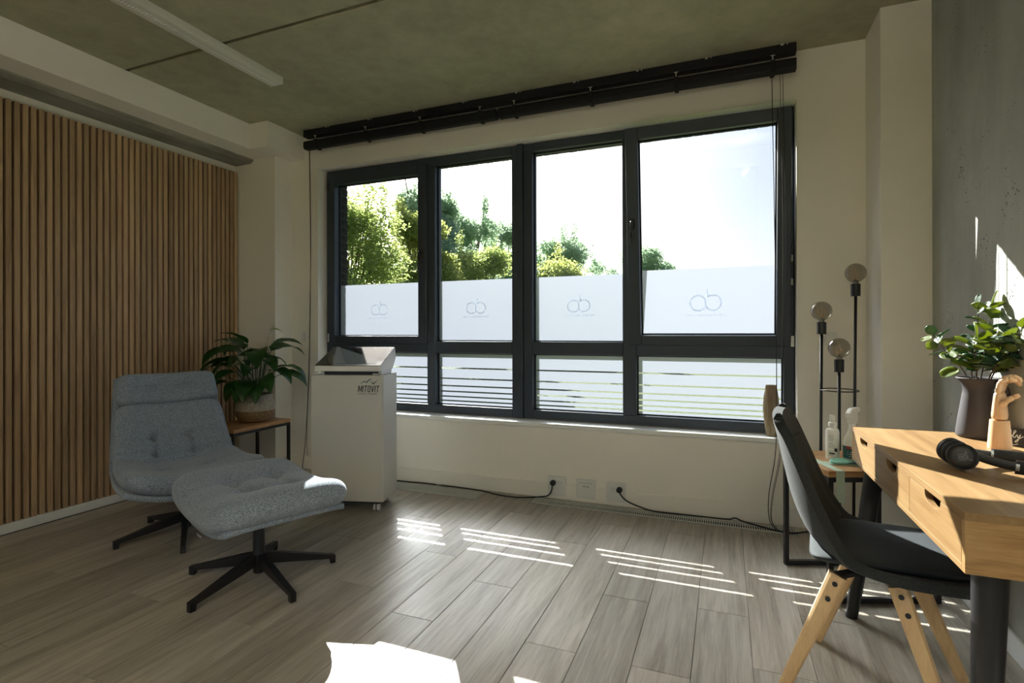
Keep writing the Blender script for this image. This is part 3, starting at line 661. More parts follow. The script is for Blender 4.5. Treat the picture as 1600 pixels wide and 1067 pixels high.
# ------------------------------------------------------------------ sockets and switches
def plate(name, x, z, w_, h_, label, cat='socket', kind='socket', plug=None):
    t = thing(name, label, cat, (x, YW, z)); d = -0.012
    if kind == 'socket':
        B('plate', 'plastic_white', t, -w_ / 2, w_ / 2, d - 0.004, 0, -h_ / 2, h_ / 2, 0.004)
        B('insert', 'plastic_white', t, -w_ * 0.36, w_ * 0.36, d - 0.008, d - 0.004, 0.0, h_ * 0.32, 0.002)
        for s in (-1, 1):
            cx = s * w_ * 0.18
            if plug != s:
                for dx, dz in ((-0.0075, 0.026), (0.0075, 0.026), (0, 0.012)):
                    MB().add([(cx + dx + 0.0024 * math.cos(a), d - 0.0085, dz + 0.0024 * math.sin(a)) for a in [j * math.pi / 4 for j in range(8)]], [tuple(range(8))]).build('pin_hole', 'hole_dark', t, solid=0.0006)
    elif kind == 'data':
        B('plate', 'plastic_white', t, -w_ / 2, w_ / 2, d - 0.004, 0, -h_ / 2, h_ / 2, 0.004)
        B('insert', 'plastic_white', t, -w_ * 0.36, w_ * 0.36, d - 0.007, d - 0.004, 0.002, h_ * 0.30, 0.002)
        B('slot', 'plastic_shade', t, -w_ * 0.34, w_ * 0.34, d - 0.0076, d - 0.0069, h_ * 0.30, h_ * 0.33)
        for s in (-1, 1): B('jack', 'plastic_shade', t, s * 0.012 - 0.008, s * 0.012 + 0.008, d - 0.0078, d - 0.0069, 0.012, 0.024, 0.001)
    else:
        B('plate', 'plastic_white', t, -w_ / 2, w_ / 2, -0.010, 0, -h_ / 2, h_ / 2, 0.002)
        B('rocker', 'plastic_white', t, -w_ * 0.3, w_ * 0.3, -0.014, -0.010, -h_ * 0.3, h_ * 0.3, 0.002)
    return t
plate('wall_socket', -1.057, 0.088, 0.126, 0.130, 'double wall socket with a plug in its left half, leftmost of three plates', plug=-1)
plate('data_socket', -0.857, 0.088, 0.126, 0.126, 'white data outlet plate between the two power sockets', kind='data')
plate('wall_socket', -0.658, 0.088, 0.126, 0.130, 'double wall socket with a plug in its right half, rightmost of three plates', plug=1)
plate('light_switch', -3.232, 1.088, 0.05, 0.075, 'small white switch on the wall behind the plant', 'switch', 'switch')
plate('light_switch', 0.543, 1.085, 0.075, 0.075, 'wall switch behind the left rod of the floor lamp', 'switch', 'switch')
def plug(x, z, label, pts):
    t = thing('power_cable', label, 'cable', (x, YW - 0.02, z)); o_ = Vector((x, YW - 0.02, z))
    MB().tube([(0, 0.0, 0), (0, -0.022, 0), (0, -0.030, -0.004)], [0.0185, 0.0185, 0.012], 16).build('plug', 'cord_black', t, smooth='angle')
    MB().tube([Vector(p) - o_ for p in smoothpath(pts, 8)], 0.0045, 7).build('flex', 'cord_black', t, smooth=True)
plug(-1.080, 0.110, 'black cable running from the left socket along the wall to the cabinet', [(-1.080, 3.445, 0.105), (-1.082, 3.442, 0.07), (-1.10, 3.44, 0.035), (-1.15, 3.45, 0.014), (-1.30, 3.40, 0.006), (-1.45, 3.40, 0.006), (-1.65, 3.45, 0.006), (-2.1, 3.46, 0.006), (-2.45, 3.40, 0.006)])
plug(-0.635, 0.110, 'black cable running from the right socket past the grille to the corner', [(-0.635, 3.445, 0.108), (-0.62, 3.44, 0.085), (-0.58, 3.43, 0.055), (-0.50, 3.425, 0.03), (-0.40, 3.42, 0.014), (-0.2, 3.44, 0.010), (0.0, 3.45, 0.010), (0.05, 3.45, 0.022), (0.10, 3.44, 0.010), (0.25, 3.36, 0.010), (0.33, 3.34, 0.010), (0.42, 3.40, 0.010), (0.50, 3.44, 0.010)])
tag(MB().tube(smoothpath([(0.50 - 0.5, 0, 0.02), (0.56 - 0.5, 0, 0.02)], 2), [0.018, 0.018, 0.018], 10).build('power_adapter', 'cord_black', None, smooth='angle', loc=(0.5, 3.43, 0)), 'black cable connector on the floor behind the side table', 'connector')

# ------------------------------------------------------------------ floor grilles
def grille(label, x0, x1, y0, y1, n):
    t = thing('floor_grille', label, 'floor grille', ((x0 + x1) / 2, (y0 + y1) / 2, 0), 0, 'floor heating grilles'); hx, hy = (x1 - x0) / 2, (y1 - y0) / 2
    B('well', 'grille_dark', t, -hx, hx, -hy, hy, 0.0004, 0.001)
    fm = MB().box(-hx, hx, -hy, -hy + 0.006, 0.001, 0.006).box(-hx, hx, hy - 0.006, hy, 0.001, 0.006).box(-hx, -hx + 0.005, -hy, hy, 0.001, 0.006).box(hx - 0.005, hx, -hy, hy, 0.001, 0.006)
    fm.build('frame', 'grille_metal', t)
    bm_ = MB()
    for i in range(n):
        x = -hx + 0.008 + (2 * hx - 0.016) * (i + 0.5) / n; bm_.box(x - 0.0030, x + 0.0030, -hy + 0.006, hy - 0.006, 0.001, 0.0055)
    bm_.box(-hx, hx, hy * 0.35, hy * 0.35 + 0.004, 0.001, 0.0052)
    o = bm_.build('bars', 'grille_metal', t); o['kind'] = 'stuff'
grille('metal floor grille under the window right of the sockets', -1.193, 0.378, 3.340, 3.442, 124)
grille('metal floor grille half hidden behind the white cabinet', -2.62, -1.572, 3.272, 3.425, 84)

# ------------------------------------------------------------------ lounge chair and ottoman
def sgn_pow(c, p): return math.copysign(abs(c) ** p, c)
def pad(mid, thick, nu=40, nv=40, pe=3.2, tufts=(), creases=(), dome=0.0):
    """closed cushion: mid(u,v)->(point, normal), u,v in [-1,1]; rounded rim, dimples and seams in its upper face"""
    us = [math.sin(math.pi / 2 * sgn_pow(i / (nu // 2), 0.80)) for i in range(-(nu // 2), nu // 2 + 1)]
    vs_ = [math.sin(math.pi / 2 * sgn_pow(i / (nv // 2), 0.80)) for i in range(-(nv // 2), nv // 2 + 1)]
    top = []; bot = []
    for v in vs_:
        rt = []; rb = []
        for u in us:
            # round the outline's corners a little
            k_ = max(abs(u), abs(v)); q = (abs(u) ** 7 + abs(v) ** 7) ** (1 / 7) if k_ > 0 else 1
            sc = k_ / q if q > 0 else 1
            P_, N = mid(u * sc, v * sc)
            e = max(0.0, (1 - k_ ** pe)) ** 0.5
            h = thick / 2 * e
            dz = 0
            for (tu, tv, d, s_) in tufts: dz -= d * math.exp(-((u - tu) ** 2 + (v - tv) ** 2) / (s_ * s_)) 
            for (a, b_, d, s_) in creases:
                ax, ay = b_[0] - a[0], b_[1] - a[1]; L2 = ax * ax + ay * ay; t = max(0, min(1, ((u - a[0]) * ax + (v - a[1]) * ay) / L2))
                dd = math.hypot(u - a[0] - t * ax, v - a[1] - t * ay); dz -= d * math.exp(-(dd / s_) ** 2)
            rt.append(P_ + N * (h + dz * min(1, e * 1.3))); rb.append(P_ - N * h)
        top.append(rt); bot.append(rb)
    return MB().grid(top).grid([r[::-1] for r in bot])
def curve_frame(pts):
    """(x,z) side profile -> function t in [0,1] -> (x,z, nx,nz) with the normal on the sitter's side"""
    sm = smoothpath([(x, 0, z) for x, z in pts], 10); L = [0]
    for a, b_ in zip(sm[:-1], sm[1:]): L.append(L[-1] + (b_ - a).length)
    def f(t):
        s_ = max(0, min(1, t)) * L[-1]; i = 0
        while i < len(L) - 2 and L[i + 1] < s_: i += 1
        k_ = (s_ - L[i]) / (L[i + 1] - L[i]); p = sm[i].lerp(sm[i + 1], k_)
        d = (sm[min(i + 2, len(sm) - 1)] - sm[max(i - 1, 0)]).normalized()
        return p.x, p.z, d.z, -d.x
    return f
def ped(t, legr, hubz, ztop, rot, sub_r=0.335):
    MB().lathe([(0.0, 0.028), (0.022, 0.028), (0.026, 0.034), (0.026, 0.06), (0.032, 0.075), (0.032, 0.118), (0.025, 0.13), (0.023, ztop), (0, ztop)], 20, cap=False).build('column', 'black_metal', t, smooth='angle', weld=True)
    for i in range(5):
        a = rot + i * 2 * math.pi / 5; c, s_ = math.cos(a), math.sin(a)
        lb = MB()
        # tapering flat arm, higher at the hub, ending in a turned-down foot
        def ring(r_, zt, zb, hw): return [(c * r_ + s_ * hw, s_ * r_ - c * hw, zb), (c * r_ - s_ * hw, s_ * r_ + c * hw, zb), (c * r_ - s_ * hw, s_ * r_ + c * hw, zt), (c * r_ + s_ * hw, s_ * r_ - c * hw, zt)]
        lb.ring_loft([ring(0.02, 0.120, 0.068, 0.016), ring(0.10, 0.101, 0.055, 0.0155), ring(sub_r - 0.022, 0.046, 0.024, 0.0125), ring(sub_r - 0.018, 0.046, 0.0006, 0.0125), ring(sub_r + 0.006, 0.040, 0.0006, 0.012)])
        lb.build('leg', 'black_metal', t, bevel=0.002)
LC = Vector((-2.838, 2.14, 0)); LTH = R(-24.5)
lounge = thing('lounge_chair', 'grey tufted swivel lounge chair by the slat wall', 'armchair', LC, LTH)
# pedestal sits slightly apart from the seat centre
ped(lounge, 0.335, 0.12, 0.255, R(180 + 25 + 68))
seatc = curve_frame([(-0.27, 0.350), (-0.12, 0.315), (0.08, 0.315), (0.25, 0.338), (0.345, 0.345)])
def seat_mid(u, v):
    x, z, nx, nz = seatc((v + 1) / 2); w_ = 0.328 + 0.010 * v
    return Vector((x + 0.02 * abs(u) ** 2, u * w_, z + 0.075 * abs(u) ** 2.6)), Vector((nx, -0.30 * u, abs(nz) + 0.001)).normalized()
def fixn(f):
    def g(u, v):
        p, n_ = f(u, v); return p, n_
    return g
tu = [(-0.36, -0.15, 0.018, 0.10), (0.36, -0.15, 0.018, 0.10)]
pad(seat_mid, 0.112, 44, 44, 9.0, tu, [((-1, -0.15), (1, -0.15), 0.006, 0.03)]).build('seat_cushion', 'lounge_fabric', lounge, smooth=True, weld=True)
backc = curve_frame([(-0.215, 0.330), (-0.300, 0.425), (-0.370, 0.55), (-0.430, 0.675), (-0.475, 0.77), (-0.505, 0.868)])
def back_w(t): return 0.318 - 0.060 * t
def back_mid_range(t0, t1):
    def f(u, v):
        t = t0 + (t1 - t0) * (v + 1) / 2; x, z, nx, nz = backc(t)
        n_ = Vector((abs(nx), 0, abs(nz) if nx > 0 else abs(nz))); n_ = Vector((max(abs(nx), 0.2), 0, abs(nz))).normalized()
        w_ = back_w(t)
        return Vector((x, 0, z)) + Vector((0, u * w_, 0)) + n_ * (0.055 * abs(u) ** 2.4), (n_ + Vector((0, -0.35 * u, 0))).normalized()
    return f
cr = 0.016
tf = [(-0.33, -0.12, 0.042, 0.10), (0.33, -0.12, 0.042, 0.10), (-0.33, -0.66, 0.042, 0.10), (0.33, -0.66, 0.042, 0.10)]
lines = [((-0.33, -0.12), (0.33, -0.12), cr, 0.035), ((-0.33, -0.66), (0.33, -0.66), cr, 0.035), ((-0.33, -0.12), (-0.33, -0.66), cr, 0.035), ((0.33, -0.12), (0.33, -0.66), cr, 0.035),
         ((-0.33, -0.12), (-0.95, -0.10), cr * 0.6, 0.03), ((0.33, -0.12), (0.95, -0.10), cr * 0.6, 0.03), ((-0.33, -0.66), (-0.95, -0.62), cr * 0.6, 0.03), ((0.33, -0.66), (0.95, -0.62), cr * 0.6, 0.03), ((-0.33, -0.66), (-0.25, -1), cr * 0.8, 0.03), ((0.33, -0.66), (0.25, -1), cr * 0.8, 0.03)]
pad(back_mid_range(0.0, 0.685), 0.125, 56, 56, 9.0, tf, lines).build('back_cushion', 'lounge_fabric', lounge, smooth=True, weld=True)
th2 = [(-0.36, 0.02, 0.036, 0.14), (0.36, 0.02, 0.036, 0.14)]
pad(back_mid_range(0.668, 1.0), 0.115, 52, 36, 9.0, th2, [((-0.95, 0.02), (0.95, 0.02), 0.005, 0.05)]).build('headrest_cushion', 'lounge_fabric', lounge, smooth=True, weld=True)
def shell_pt(f, u, v, off):
    p, n_ = f(u, v); return p - n_ * off
sh = MB(); sh.grid([[shell_pt(back_mid_range(0.0, 1.0), u / 8 * 0.96, v / 10 * 0.95, 0.055) for u in range(-8, 9)] for v in range(-10, 11)])
sh.build('back_shell', 'lounge_fabric', lounge, smooth=True, solid=0.02)
sh = MB(); sh.grid([[shell_pt(seat_mid, u / 8 * 0.95, v / 10 * 0.95, 0.062) for u in range(-8, 9)] for v in range(-10, 11)])
sh.build('seat_shell', 'lounge_fabric', lounge, smooth=True, solid=0.026)
# ottoman
otto = thing('ottoman', 'grey tufted swivel footstool in front of the lounge chair', 'footstool', (-1.996, 1.865, 0), R(-22.6))
ped(otto, 0.335, 0.12, 0.33, R(-90 + 22.6) - R(2.4))
def otto_mid(u, v):
    x = u * 0.355; y = v * 0.292
    z = 0.372 + 0.062 * abs(u) ** 2.2 - 0.012 * abs(v) ** 3
    return Vector((x, y, z)), Vector((-0.34 * sgn_pow(u, 1.2), 0.10 * v, 1)).normalized()
ot = [(-0.30, -0.30, 0.044, 0.14), (0.30, -0.30, 0.044, 0.14), (-0.30, 0.34, 0.044, 0.14), (0.30, 0.34, 0.044, 0.14)]
ol = [((-0.3, -0.3), (0.3, -0.3), 0.018, 0.06), ((-0.3, 0.34), (0.3, 0.34), 0.018, 0.06), ((-0.3, -0.3), (-0.3, 0.34), 0.018, 0.06), ((0.3, -0.3), (0.3, 0.34), 0.018, 0.06),
      ((-0.3, -0.3), (-0.25, -0.98), 0.006, 0.03), ((0.3, -0.3), (0.25, -0.98), 0.006, 0.03), ((-0.3, 0.34), (-0.25, 0.98), 0.006, 0.03), ((0.3, 0.34), (0.25, 0.98), 0.006, 0.03)]
pad(otto_mid, 0.142, 56, 52, 9.0, ot, ol).build('cushion', 'lounge_fabric', otto, smooth=True, weld=True)
sh = MB(); sh.grid([[shell_pt(otto_mid, u / 8 * 0.86, v / 8 * 0.88, 0.066) - Vector((0, 0, 0.022 * (1 - (u / 8) ** 2) * (1 - (v / 8) ** 2))) for u in range(-8, 9)] for v in range(-8, 9)])
sh.build('underside_shell', 'lounge_fabric', otto, smooth=True, solid=0.024)
B('care_tag', 'paper', otto, 0.115, 0.165, -0.288, -0.285, 0.306, 0.311)

# ------------------------------------------------------------------ side tables
def side_table(label, loc, rz, lx, ly, h_, leg=0.02):
    t = thing('side_table', label, 'side table', loc, rz, 'wood and steel side tables')
    B('tabletop', 'table_wood', t, 0, lx, 0, ly, h_ - 0.026, h_, 0.002)
    for yy in (0.0, ly - leg):
        for xx in (0.0, lx - leg): B('leg', 'black_metal', t, xx, xx + leg, yy, yy + leg, 0.004, h_ - 0.026, 0.0015)
        B('top_rail', 'black_metal', t, leg, lx - leg, yy, yy + leg, h_ - 0.026 - leg, h_ - 0.026)
        B('runner', 'black_metal', t, leg, lx - leg, yy, yy + leg, 0.004, 0.004 + leg)
    for xx in (0.0, lx - leg): B('side_rail', 'black_metal', t, xx, xx + leg, leg, ly - leg, h_ - 0.026 - leg, h_ - 0.026)
    return t
side_table('wood topped black steel side table carrying the potted plant', (-3.46, 2.70, 0), 0, 0.34, 0.52, 0.46)
T2 = Vector((0.404 - 0.01, 2.556, 0)); T2R = R(21)
side_table('wood topped black steel side table between window and desk', T2, T2R, 0.46, 0.385, 0.55)
def on_t2(x, y, z=0.55):
    return Vector((T2.x + x * math.cos(T2R) - y * math.sin(T2R), T2.y + x * math.sin(T2R) + y * math.cos(T2R), z))

# ------------------------------------------------------------------ potted peace lily
plant = thing('potted_peace_lily', 'leafy peace lily in a two tone woven basket on the side table', 'potted plant', (-3.285, 3.035, 0.46))
MB().lathe([(0.0, 0.0), (0.088, 0.0), (0.112, 0.014), (0.133, 0.055), (0.140, 0.095), (0.136, 0.14), (0.126, 0.185), (0.124, 0.205), (0.117, 0.206), (0.114, 0.17), (0.0, 0.168)], 40, cap=False).build('basket', 'basket', plant, smooth=True, weld=True)
MB().lathe([(0.0, 0.176), (0.113, 0.174)], 24, cap=False).build('soil', 'soil', plant, weld=True)
def leaf_mesh(name, stem_pts, blade_dir, length, width, droop, mat, roll=0.0, fold=0.25, stem_r=0.0032, veins=True, tip=1.6, wav=0.0):
    """petiole tube plus pointed, folded, drooping blade"""
    mb = MB(); sp_ = smoothpath(stem_pts, 5); mb.tube(sp_, [stem_r * (1.3 - 0.5 * i / (len(sp_) - 1)) for i in range(len(sp_))], 5)
    d = Vector(blade_dir).normalized(); p = Vector(stem_pts[-1]); nseg = 9; rows = []
    for i in range(nseg + 1):
        t = i / nseg; side = d.cross(Vector((0, 0, 1))); side = side.normalized() if side.length > 1e-4 else Vector((1, 0, 0))
        up = side.cross(d).normalized(); s2 = side * math.cos(roll) + up * math.sin(roll); u2 = up * math.cos(roll) - side * math.sin(roll)
        w_ = width * (math.sin(math.pi * min(1, t ** 0.62)) ** 0.85) * (1 - 0.25 * t) + 0.0008
        rows.append([p + s2 * (w_ * k_) + u2 * (fold * w_ * abs(k_) ** 1.3 + wav * w_ * math.sin(t * 14 + k_ * 2)) for k_ in (-1, -0.62, -0.22, 0, 0.22, 0.62, 1)])
        p = p + d * (length / nseg); d = (d + Vector((0, 0, -droop / nseg * (0.5 + t * 1.2)))).normalized()
    mb.grid(rows); return mb
def stemto(a, r_, z, h0=0.175):
    c, s_ = math.cos(a), math.sin(a)
    return [(0.03 * c, 0.03 * s_, h0), (0.03 * c + r_ * 0.35 * c, 0.03 * s_ + r_ * 0.35 * s_, h0 + (z - h0) * 0.62), (r_ * c, r_ * s_, z)], (c, s_)
rl = random.Random(21)
LV = []
# azimuth is measured in the room; camera-right is about 22 deg
for a, r_, z, Ln, wd, dr, el in [
    (200, .20, .46, .26, .052, 1.9, .25), (195, .13, .50, .22, .055, 1.0, .55), (215, .19, .36, .24, .056, 1.6, .3), (225, .22, .30, .22, .046, 1.9, .15), (205, .22, .26, .20, .044, 2.0, .1),
    (245, .16, .33, .20, .048, 2.2, .1), (262, .13, .26, .17, .050, 2.6, -.1), (285, .13, .25, .17, .048, 2.4, -.1), (300, .14, .28, .20, .058, 2.6, .0), (318, .17, .26, .18, .050, 2.6, -.1),
    (335, .18, .30, .20, .046, 2.1, .15), (352, .22, .34, .24, .046, 1.7, .25), (10, .24, .36, .24, .046, 1.7, .25), (25, .22, .31, .22, .044, 1.8, .2), (15, .16, .47, .26, .060, 1.5, .45),
    (35, .13, .50, .22, .056, 1.2, .5), (320, .10, .47, .23, .062, 2.2, .15), (280, .09, .44, .22, .055, 2.0, .3), (240, .10, .46, .23, .052, 1.6, .4), (180, .13, .48, .22, .050, 1.8, .4),
    (150, .12, .40, .12, .046, 2.4, .4), (120, .08, .46, .12, .05, 2.5, .8), (90, .08, .42, .12, .05, 2.5, .8), (60, .12, .40, .14, .048, 2.3, .5), (255, .07, .52, .20, .045, .9, .8),
    (222, .12, .40, .20, .05, 1.6, .3), (300, .08, .36, .18, .046, 1.6, .3), (345, .12, .41, .20, .05, 1.9, .25), (232, .20, .40, .24, .05, 2.1, .2), (190, .22, .38, .22, .05, 2.2, .15)]:
    ar = R(a); st, (c, s_) = stemto(ar, r_ * 0.80, z * 1.12)
    LV.append(leaf_mesh('leaf', st, (c, s_, el), Ln * 1.15, wd * 1.42, dr * 1.1, 'lily_leaf', rl.uniform(-.35, .35), 0.22, wav=0.05).build('leaf', 'lily_leaf', plant, smooth=True))
for a, r_, z in ((18, .12, .68), (200, .18, .58), (262, .12, .43), (300, .07, .34)):
    st, (c, s_) = stemto(R(a), r_, z)
    fl = leaf_mesh('flower', st, (c * 0.9, s_ * 0.9, 0.25), 0.10 if z > .5 else .06, 0.022, 1.2, 'lily_flower', 0.4, 0.5, 0.0026).build('flower', 'lily_flower', plant, smooth=True)
    p = Vector(st[-1]); MB().tube([p, p + Vector((c * .02, s_ * .02, .03)), p + Vector((c * .035, s_ * .035, .05))], [0.004, 0.005, 0.002], 7).build('spadix', 'lily_flower', fl, smooth=True)

# ------------------------------------------------------------------ white training cabinet with touch screen
cab = thing('training_cabinet', 'white rolling cabinet with lettering and a tilted touch screen', 'cabinet', (-1.985, 2.818, 0), R(16.7))
CW, CDp, CZ0, CZ1 = 0.468, 0.285, 0.065, 0.856
# front panel folds slightly: narrow vertical crease near its right edge, as seen in the photo
cb = MB().prism([(-CW, 0.0), (-0.010, 0.0), (0.0, 0.012), (0.0, CDp), (-CW, CDp)], 'Z', CZ0, CZ1)
cb.build('body', 'cabinet_white', cab, bevel=0.002)
B('plinth', 'device_dark', cab, -CW + 0.03, -0.03, 0.03, CDp - 0.02, CZ0 - 0.02, CZ0)
for cx_, cy_ in ((-0.055, 0.045), (-CW + 0.055, 0.045), (-0.055, CDp - 0.045), (-CW + 0.055, CDp - 0.045)):
    cst = MB().box(cx_ - 0.016, cx_ + 0.016, cy_ - 0.014, cy_ + 0.014, 0.040, CZ0 - 0.018).build('caster', 'caster_grey', cab, bevel=0.003)
    for s_ in (-1, 1): MB().tube([(cx_ + s_ * 0.006, cy_, 0.0235), (cx_ + s_ * 0.017, cy_, 0.0235)], 0.0225, 16).build('wheel', 'caster_hub', cst, smooth='angle')
# neck and screen housing
B('neck', 'device_dark', cab, -CW + 0.065, -0.045, 0.055, CDp - 0.04, CZ1, 0.905)
for xx in (-CW + 0.045, -0.045): B('neck_side', 'device_white', cab, xx, xx + 0.02, 0.05, CDp - 0.03, CZ1, 0.905, 0.002)
hx0, hx1 = -CW + 0.012, -0.020
hs = MB().prism([(0.015, 0.880), (0.020, 0.914), (0.320, 1.024), (0.335, 0.950), (0.26, 0.880)], 'X', hx0, hx1)
hs.build('screen_housing', 'device_white', cab, bevel=0.004)
sl = math.atan2(1.024 - 0.914, 0.300); Ms = Matrix.Translation((0, 0.020, 0.914)) @ Matrix.Rotation(sl, 4, 'X'); Ls = math.hypot(0.110, 0.300)
scr = MB().box(hx0 + 0.004, hx1 - 0.004, 0.003, Ls - 0.003, 0.0, 0.003, Ms).build('screen_bezel', 'screen_bezel', cab)
MB().box(hx0 + 0.045, hx1 - 0.045, 0.028, Ls - 0.03, 0.0032, 0.0038, Ms).build('display', 'screen_glass', cab)
pl_ = tag(MB().box(-0.05, 0.05, -0.035, 0.035, 0, 0.010).build('paper_stack', 'paper', None, bevel=0.002, loc=cab.matrix_basis @ Vector((-0.047, 0.035, CZ1 + 0.0005)) if False else (0, 0, 0)), 'small stack of white leaflets on the cabinet beside the screen neck', 'leaflets')
_cm = Matrix.Translation((-1.985, 2.818, 0)) @ Matrix.Rotation(R(16.7), 4, 'Z')
pl_.location = _cm @ Vector((-0.010 - 0.046, 0.052, CZ1 + 0.0006)); pl_.rotation_euler = (0, 0, R(20)); pl_.scale = (0.42, 0.9, 1)
# lettering on the front
lt_ = MB(); LH, LW, LS, SH = 0.041, 0.0150, 0.0050, 0.12
def lbar(x, a, b_, w_=LS):
    """one stroke of a condensed capital: a and b_ are (u, v) in the letter's box"""
    (x0, z0), (x1, z1) = a, b_; pts = [(x + x0 - w_ / 2, z0), (x + x0 + w_ / 2, z0), (x + x1 + w_ / 2, z1), (x + x1 - w_ / 2, z1)]
    lt_.add([(px_ + SH * pz_, dy, pz_) for dy in (0, -0.0005) for px_, pz_ in pts], [(0, 1, 2, 3), (4, 5, 6, 7), (0, 1, 5, 4), (1, 2, 6, 5), (2, 3, 7, 6), (3, 0, 4, 7)])
x = -0.0635
for ch in 'MITOVIT':
    if ch == 'M':
        for st in (((0, 0), (0, LH)), ((0.021, 0), (0.021, LH))): lbar(x, *st)
        lbar(x, (0.001, LH), (0.0105, 0.006), 0.0045); lbar(x, (0.020, LH), (0.0105, 0.006), 0.0045); x += 0.021
    elif ch == 'I': lbar(x, (0, 0), (0, LH))
    elif ch == 'T': lbar(x, (0.0075, 0), (0.0075, LH)); lbar(x, (0.0075, LH - 0.0058), (0.0075, LH), 0.0180); x += LW
    elif ch == 'O':
        for st in (((0, 0.004), (0, LH - 0.004)), ((0.013, 0.004), (0.013, LH - 0.004))): lbar(x, *st)
        lbar(x, (0.0065, 0), (0.0065, 0.0055), 0.0145); lbar(x, (0.0065, LH - 0.0055), (0.0065, LH), 0.0145); x += 0.013
    elif ch == 'V': lbar(x, (0, LH), (0.0078, 0)); lbar(x, (0.0156, LH), (0.0078, 0)); x += 0.0156
    x += 0.0085
lt_.build('lettering', 'print_black', cab, loc=(-0.096, -0.0004, 0.752))
me = text_mesh('HYPOXIC TRAINING', 0.0145, 0.0, 0.86, 0.0, 0.0003, 1.1); o = link('lettering', me, 'print_black', cab, loc=(-0.098, -0.0008, 0.737)); o.rotation_euler = (R(90), 0, 0)
def stroke(pts, w0, name, mat):
    mb = MB(); P_ = [Vector(p) for p in pts]; L_ = []
    rows = []
    for i, p in enumerate(P_):
        d = (P_[min(i + 1, len(P_) - 1)] - P_[max(i - 1, 0)]).normalized(); nrm = Vector((-d.y, d.x)); ww = w0[i]
        rows.append([(p.x - nrm.x * ww / 2, -0.0008, p.y - nrm.y * ww / 2), (p.x + nrm.x * ww / 2, -0.0008, p.y + nrm.y * ww / 2)])
    mb.grid(rows); return mb.build(name, mat, cab, solid=0.0006)
stroke([Vector((-0.150, 0.828)), Vector((-0.122, 0.843)), Vector((-0.104, 0.838)), Vector((-0.080, 0.8535)), Vector((-0.068, 0.845))] and [Vector((x, z)) for x, z in ((-0.150, 0.803), (-0.120, 0.820), (-0.106, 0.813), (-0.082, 0.834), (-0.068, 0.820))], [0.001, 0.006, 0.007, 0.006, 0.001], 'emblem', 'print_teal')
stroke([Vector((x, z)) for x, z in ((-0.080, 0.818), (-0.062, 0.804), (-0.034, 0.828))], [0.002, 0.008, 0.001], 'emblem', 'print_black')

# ------------------------------------------------------------------ vase on the sill
def flutes(prof, nf, n, amp):
    rings = []
    for r_, z in prof: rings.append([((r_ + amp * r_ * (abs(math.sin(nf * t / 2 + 3 * math.sin(z * 9 + 2 * t)))) - amp * r_) * math.cos(t), (r_ + amp * r_ * abs(math.sin(nf * t / 2 + 3 * math.sin(z * 9 + 2 * t))) - amp * r_) * math.sin(t), z) for t in [2 * math.pi * j / n for j in range(n)]])
    return MB().ring_loft(rings)
vp = [p_ for p_ in smoothpath([(0.026, 0, 0.0), (0.033, 0, 0.045), (0.041, 0, 0.11), (0.0445, 0, 0.165), (0.041, 0, 0.225), (0.033, 0, 0.275), (0.029, 0, 0.302)], 5)]
rings = []
for p_ in vp:
    rings.append([((p_.x * (1 - 0.10 * (0.5 + 0.5 * math.cos(26 * t + 2.2 * math.sin(p_.z * 16 + 3 * t))) ** 2)) * math.cos(t), (p_.x * (1 - 0.10 * (0.5 + 0.5 * math.cos(26 * t + 2.2 * math.sin(p_.z * 16 + 3 * t))) ** 2)) * math.sin(t), p_.z) for t in [2 * math.pi * j / 156 for j in range(156)]])
vo = MB().ring_loft(rings).build('carved_vase', 'vase_wood', None, smooth='angle', loc=(0.250, 3.548, OZ0 - 0.0005))
tag(vo, 'tall carved wooden vase standing on the window sill', 'vase')

# ------------------------------------------------------------------ desk
DX0, DX1, DY0, DY1, DZ0, DZ1 = 0.478, XR - 0.012, 1.445, 2.565, 0.607, 0.740
desk = thing('writing_desk', 'oak writing desk with three drawers against the concrete wall', 'desk', (0, 0, 0))
B('top_panel', 'desk_oak', desk, DX0, DX1, DY0, DY1, DZ1 - 0.018, DZ1, 0.0012)
B('bottom_panel', 'desk_oak', desk, DX0, DX1, DY0 + 0.018, DY1 - 0.018, DZ0, DZ0 + 0.014, 0.001)
B('end_panel', 'desk_oak_end', desk, DX0, DX1, DY0, DY0 + 0.018, DZ0, DZ1 - 0.018, 0.001)
B('end_panel', 'desk_oak_end', desk, DX0, DX1, DY1 - 0.018, DY1, DZ0, DZ1 - 0.018, 0.001)
B('back_panel', 'desk_oak', desk, DX1 - 0.012, DX1, DY0 + 0.018, DY1 - 0.018, DZ0 + 0.014, DZ1 - 0.018)
def drawer(y0, y1):
    """front board with a rounded finger notch at its top edge (nearer its far end)"""
    z0, z1 = DZ0 + 0.016, DZ1 - 0.020; yc = y1 - (y1 - y0) * 0.30 if False else (y0 + y1) / 2
    hw, dp = 0.056, 0.029
    poly = [(y0, z0), (y1, z0), (y1, z1)]
    for k_ in range(13):
        a = math.pi * k_ / 12; poly.append((yc + hw * math.cos(a), z1 - dp * math.sin(a) ** 0.8))
    poly.append((y0, z1))
    d = MB().prism([(p[0], p[1]) for p in poly], 'X', DX0 + 0.0005, DX0 + 0.016).build('drawer', 'desk_oak', desk, bevel=0.0008)
    B('drawer_box', 'desk_oak', d, DX0 + 0.022, DX1 - 0.04, y0 + 0.01, y1 - 0.01, z0 + 0.006, z0 + 0.016)
    for s_ in (y0 + 0.010, y1 - 0.018): B('drawer_side', 'desk_oak', d, DX0 + 0.018, DX1 - 0.04, s_, s_ + 0.008, z0 + 0.016, z1 - 0.03)
dd = (DY1 - DY0 - 0.040) / 3
for i in range(3): drawer(DY0 + 0.020 + dd * i + 0.0012, DY0 + 0.020 + dd * (i + 1) - 0.0012)
